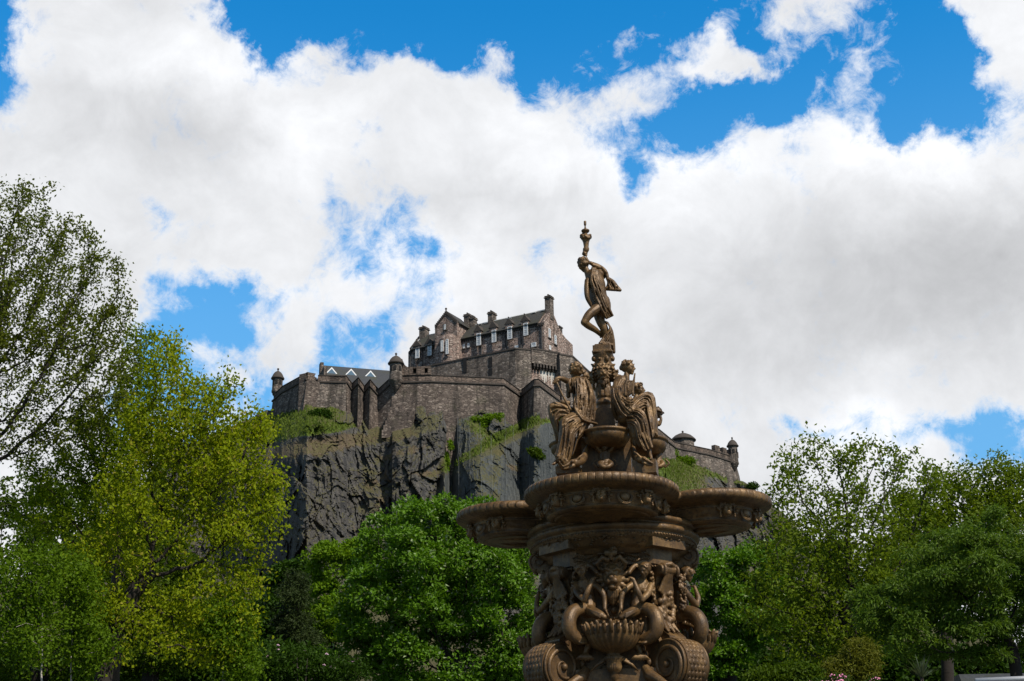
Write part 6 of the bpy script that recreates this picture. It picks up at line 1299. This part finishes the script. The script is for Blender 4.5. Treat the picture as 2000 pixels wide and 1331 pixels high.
# right of the fountain
tree('dense dark green tree just right of the fountain', [(1410, 1130, 75, 75), (1470, 1200, 80, 90), (1400, 1250, 70, 90), (1500, 1110, 60, 60), (1450, 1110, 60, 50)], 58, [(1432, 1331, 0), (1436, 1270, 0)], .32, 520, .45, LM['white'], 34000, (.17, .11), 50, 'bark_d', r_tip=.014, dk=.75, clump=(360, .45))
tree('loose cherry tree on the right whose thin sprays rise against the sky', [(1640, 985, 130, 65, 0, 1.6, .8), (1545, 905, 50, 50, 0, .8, 2.4), (1605, 890, 44, 40, 0, .8, 2.4), (1690, 890, 66, 36, 0, .8, 2.2), (1765, 905, 54, 40, 0, .8, 2.2), (1825, 940, 44, 32, 0, .8, 2.2), (1530, 965, 46, 32, 0, .8, 2.4), (1620, 1060, 150, 80), (1740, 1050, 100, 80), (1560, 1170, 120, 90), (1680, 1190, 130, 100), (1600, 1270, 110, 60)], 46, [(1660, 1331, 0), (1662, 1250, 0), (1665, 1180, 0)], .28, 1900, .28, LM['cherry'], 20000, (.155, .09), 51, 'bark_d', spread=.17, r_tip=.009, dk=.33, up=.05, wig=.16, maxn=6000)
tree('spreading cherry tree between the loose cherry and the right edge', [(1820, 985, 90, 50, 0, 1.6, .8), (1790, 1100, 90, 70), (1880, 935, 60, 30, 0, .8, 1.2), (1960, 930, 60, 50, 0, 1, 1), (1940, 1000, 90, 80), (1800, 1060, 90, 70), (1990, 940, 50, 40)], 50, [(1850, 1331, 0), (1845, 1200, 0), (1848, 1110, 0)], .22, 900, .30, LM['cherry'], 24000, (.14, .09), 52, 'bark_d', spread=.2, r_tip=.010, dk=.46, up=.05)
tree('weeping narrow-leaved tree in the lower right corner', [(1860, 1120, 130, 100), (1740, 1180, 90, 70), (1960, 1090, 110, 110), (1800, 1230, 110, 80), (1930, 1240, 120, 75), (2060, 1160, 100, 130)], 40, [(1985, 1331, 0), (1975, 1270, 0), (1940, 1210, 0)], .18, 1050, .30, LM['weep'], 46000, (.16, .05), 53, 'bark_d', spread=.2, r_tip=.010, dk=.46, droop=1.0, clump=(700, .30))
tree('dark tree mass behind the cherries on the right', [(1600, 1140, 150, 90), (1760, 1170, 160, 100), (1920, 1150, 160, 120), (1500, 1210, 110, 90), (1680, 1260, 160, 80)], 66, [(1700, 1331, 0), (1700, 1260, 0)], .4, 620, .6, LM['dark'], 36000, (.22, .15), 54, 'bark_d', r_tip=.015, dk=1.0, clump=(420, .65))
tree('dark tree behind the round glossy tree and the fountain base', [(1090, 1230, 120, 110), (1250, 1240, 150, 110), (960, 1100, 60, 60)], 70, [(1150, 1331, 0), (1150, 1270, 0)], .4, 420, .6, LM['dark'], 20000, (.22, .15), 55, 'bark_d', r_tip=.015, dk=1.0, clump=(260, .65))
# ---------------------------------------------------------------- shrubs
def shrub(label, els, Y, lm, n, sz, seed, name='shrub', flowers=None, surf=None, droop=.1, stems='bark_d', cat='shrub'):
    rng = np.random.default_rng(seed); C_ = crown_points(rng, els, n, Y)
    if surf is not None: C_ = np.vstack([C_]); 
    base = C_[C_[:, 2].argmin()].copy() if surf else np.array([C_[:, 0].mean(), C_[:, 1].mean(), 0.0]); e = empty(name, tuple(base), label=label, category=cat)
    obj('foliage', leaves('foliage', rng, C_-base, 1, .05, sz[0], sz[1], LM[lm] if isinstance(lm, str) else lm, droop), e)
    m = MB(); mid = C_.mean(0)-base
    for k in range(9): t = C_[rng.integers(0, len(C_))]-base; m.tube([(0, 0, -.3), tuple(mid*.5+t*.2), tuple(t)], [.05, .03, .01], 5)
    m.build('stem', M[stems], e)
    if flowers:
        fm, k, r = flowers; mf = MB(); P_ = C_[rng.integers(0, len(C_), k)]
        for p in P_:
            for j in range(9): v = rng.normal(size=3); v /= np.linalg.norm(v); v[2] = abs(v[2]); mf.ball(p-base+v*r+[0, 0, .05], r*.42, 6, 4)
        mf.build('blossom', M[fm], e)
    return e
def yat(px, py): return float(rock_at(px, py)[0][1])
for k, (lab, els, lm, n) in enumerate((
  ('bright ivy bush at the top of the grey slab under the long wall', [(958, 820, 20, 11), (944, 830, 10, 12), (930, 818, 12, 5), (975, 812, 10, 5)], 'light', 2300),
  ('pale green shrub on the netted slab left of the seated statue', [(1046, 884, 13, 10), (1056, 892, 10, 6), (1036, 879, 8, 5)], 'olive', 1100),
  ('bright green tuft at the foot of the pointed bastion by the raised knee', [(1080, 818, 16, 10), (1096, 822, 12, 6)], 'olive', 1200),
  ('bright weeds along the foot of the far right wall', [(1335, 900, 26, 10), (1310, 888, 16, 14)], 'light', 2400),
  ('hanging green plant in the dark cleft beside the grey slab', [(873, 905, 5, 22), (880, 870, 6, 12)], 'light', 800),
  ('dark ivy on the knob under the left bastion', [(625, 812, 26, 14)], 'dark', 1600),
  ('small bush at the end of the crag right of the far wall', [(1470, 950, 14, 8)], 'dark', 700))):
    Yk = yat(els[0][0], els[0][1]); shrub(lab, [(*e_, -.4, .7) for e_ in els], Yk, lm, n, (.34, .24), 60+k, surf=True)
shrub('rhododendron bush with pale pink blooms below the dark evergreen', [(560, 1300, 90, 40), (660, 1310, 70, 30)], 44, 'dark', 9000, (.13, .06), 71, flowers=('palepink', 26, .045))
shrub('pink rhododendron just peeping over the bottom edge', [(1640, 1338, 26, 14), (1706, 1340, 16, 12), (1600, 1350, 60, 14)], 30, 'dark', 3500, (.11, .05), 72, flowers=('pink', 60, .05))
shrub('golden conifer shrub with feathery sprays above the pink rhododendron', [(1680, 1285, 38, 40), (1660, 1310, 60, 30)], 34, 'gold', 9000, (.12, .035), 73, droop=.5)
shrub('speckled low shrub right of the fountain base', [(1560, 1318, 50, 22), (1500, 1324, 50, 20)], 33, 'olive', 5000, (.10, .06), 74)
# spiky plant: stiff leaves from one crown
m = MB(); rng = random.Random(77); c_ = P(1800, 1325, 31)
for k in range(60):
    a = rng.uniform(0, 2*math.pi); t = rng.uniform(.15, 1.25); L_ = rng.uniform(.35, .62); d = np.array([math.cos(a)*math.sin(t), math.sin(a)*math.sin(t), math.cos(t)]); s_ = np.array([-math.sin(a), math.cos(a), 0])*.014
    p0 = np.array([0, 0, 0]); p1 = d*L_*.6; p2 = d*L_-np.array([0, 0, .12*L_*math.sin(t)]); m.add([p0-s_, p0+s_, p1+s_, p1-s_, p2], [(0, 1, 2, 3), (3, 2, 4)])
e = empty('spiky_plant', (c_[0], c_[1], 0), label='spiky sword-leaved plant at the bottom edge under the weeping tree', category='plant')
m.v = [(x_, y_, z_+c_[2]) for x_, y_, z_ in m.v]; m.build('foliage', mat_leaf('grey_green_blade', (0.04, 0.06, 0.035), (0.11, 0.14, 0.09), .2), e); st = MB(); st.tube([(0, 0, 0), (0, 0, c_[2]+.02)], [.05, .04], 8); st.build('stem', M['bark'], e)
# handrail and grey roof edge at the bottom right
e = empty('railing', tuple(P(1960, 1331, 16)*[1, 1, 0]), label='pale metal handrail crossing the bottom right corner', category='railing'); a = P(1905, 1330, 16); b = P(2130, 1320, 16)
m = MB(); l = np.array(e.location); m.tube([a-l+[0, 0, 0], b-l], .028, 10); m.build('top_rail', M['rail'], e)
for k in range(5):
    p = a+(b-a)*(k+.1)/4.4; q = MB(); q.tube([(p[0]-l[0], p[1]-l[1], 0), tuple(p-l)], .02, 8); q.build('post', M['rail'], e)
e = empty('shelter', tuple(P(1960, 1320, 60)*[1, 1, 0]), label='low grey-roofed shelter glimpsed under the weeping tree', category='shelter'); c_ = P(1955, 1322, 60); m = MB(); m.box((0, 0, c_[2]/2-.2), (4.0, 3, c_[2]-.4)); m.build('wall', M['trim'], e); m = MB(); m.hexa([(-2.3, -1.8, c_[2]-.39), (2.3, -1.8, c_[2]-.39), (2.3, 1.8, c_[2]-.39), (-2.3, 1.8, c_[2]-.39)], [(-1.9, -.2, c_[2]+.1), (1.9, -.2, c_[2]+.1), (1.9, .2, c_[2]+.1), (-1.9, .2, c_[2]+.1)]); m.build('roof', M['slate2'], e)

# ---------------------------------------------------------------- low dark planting that closes the view under the trees
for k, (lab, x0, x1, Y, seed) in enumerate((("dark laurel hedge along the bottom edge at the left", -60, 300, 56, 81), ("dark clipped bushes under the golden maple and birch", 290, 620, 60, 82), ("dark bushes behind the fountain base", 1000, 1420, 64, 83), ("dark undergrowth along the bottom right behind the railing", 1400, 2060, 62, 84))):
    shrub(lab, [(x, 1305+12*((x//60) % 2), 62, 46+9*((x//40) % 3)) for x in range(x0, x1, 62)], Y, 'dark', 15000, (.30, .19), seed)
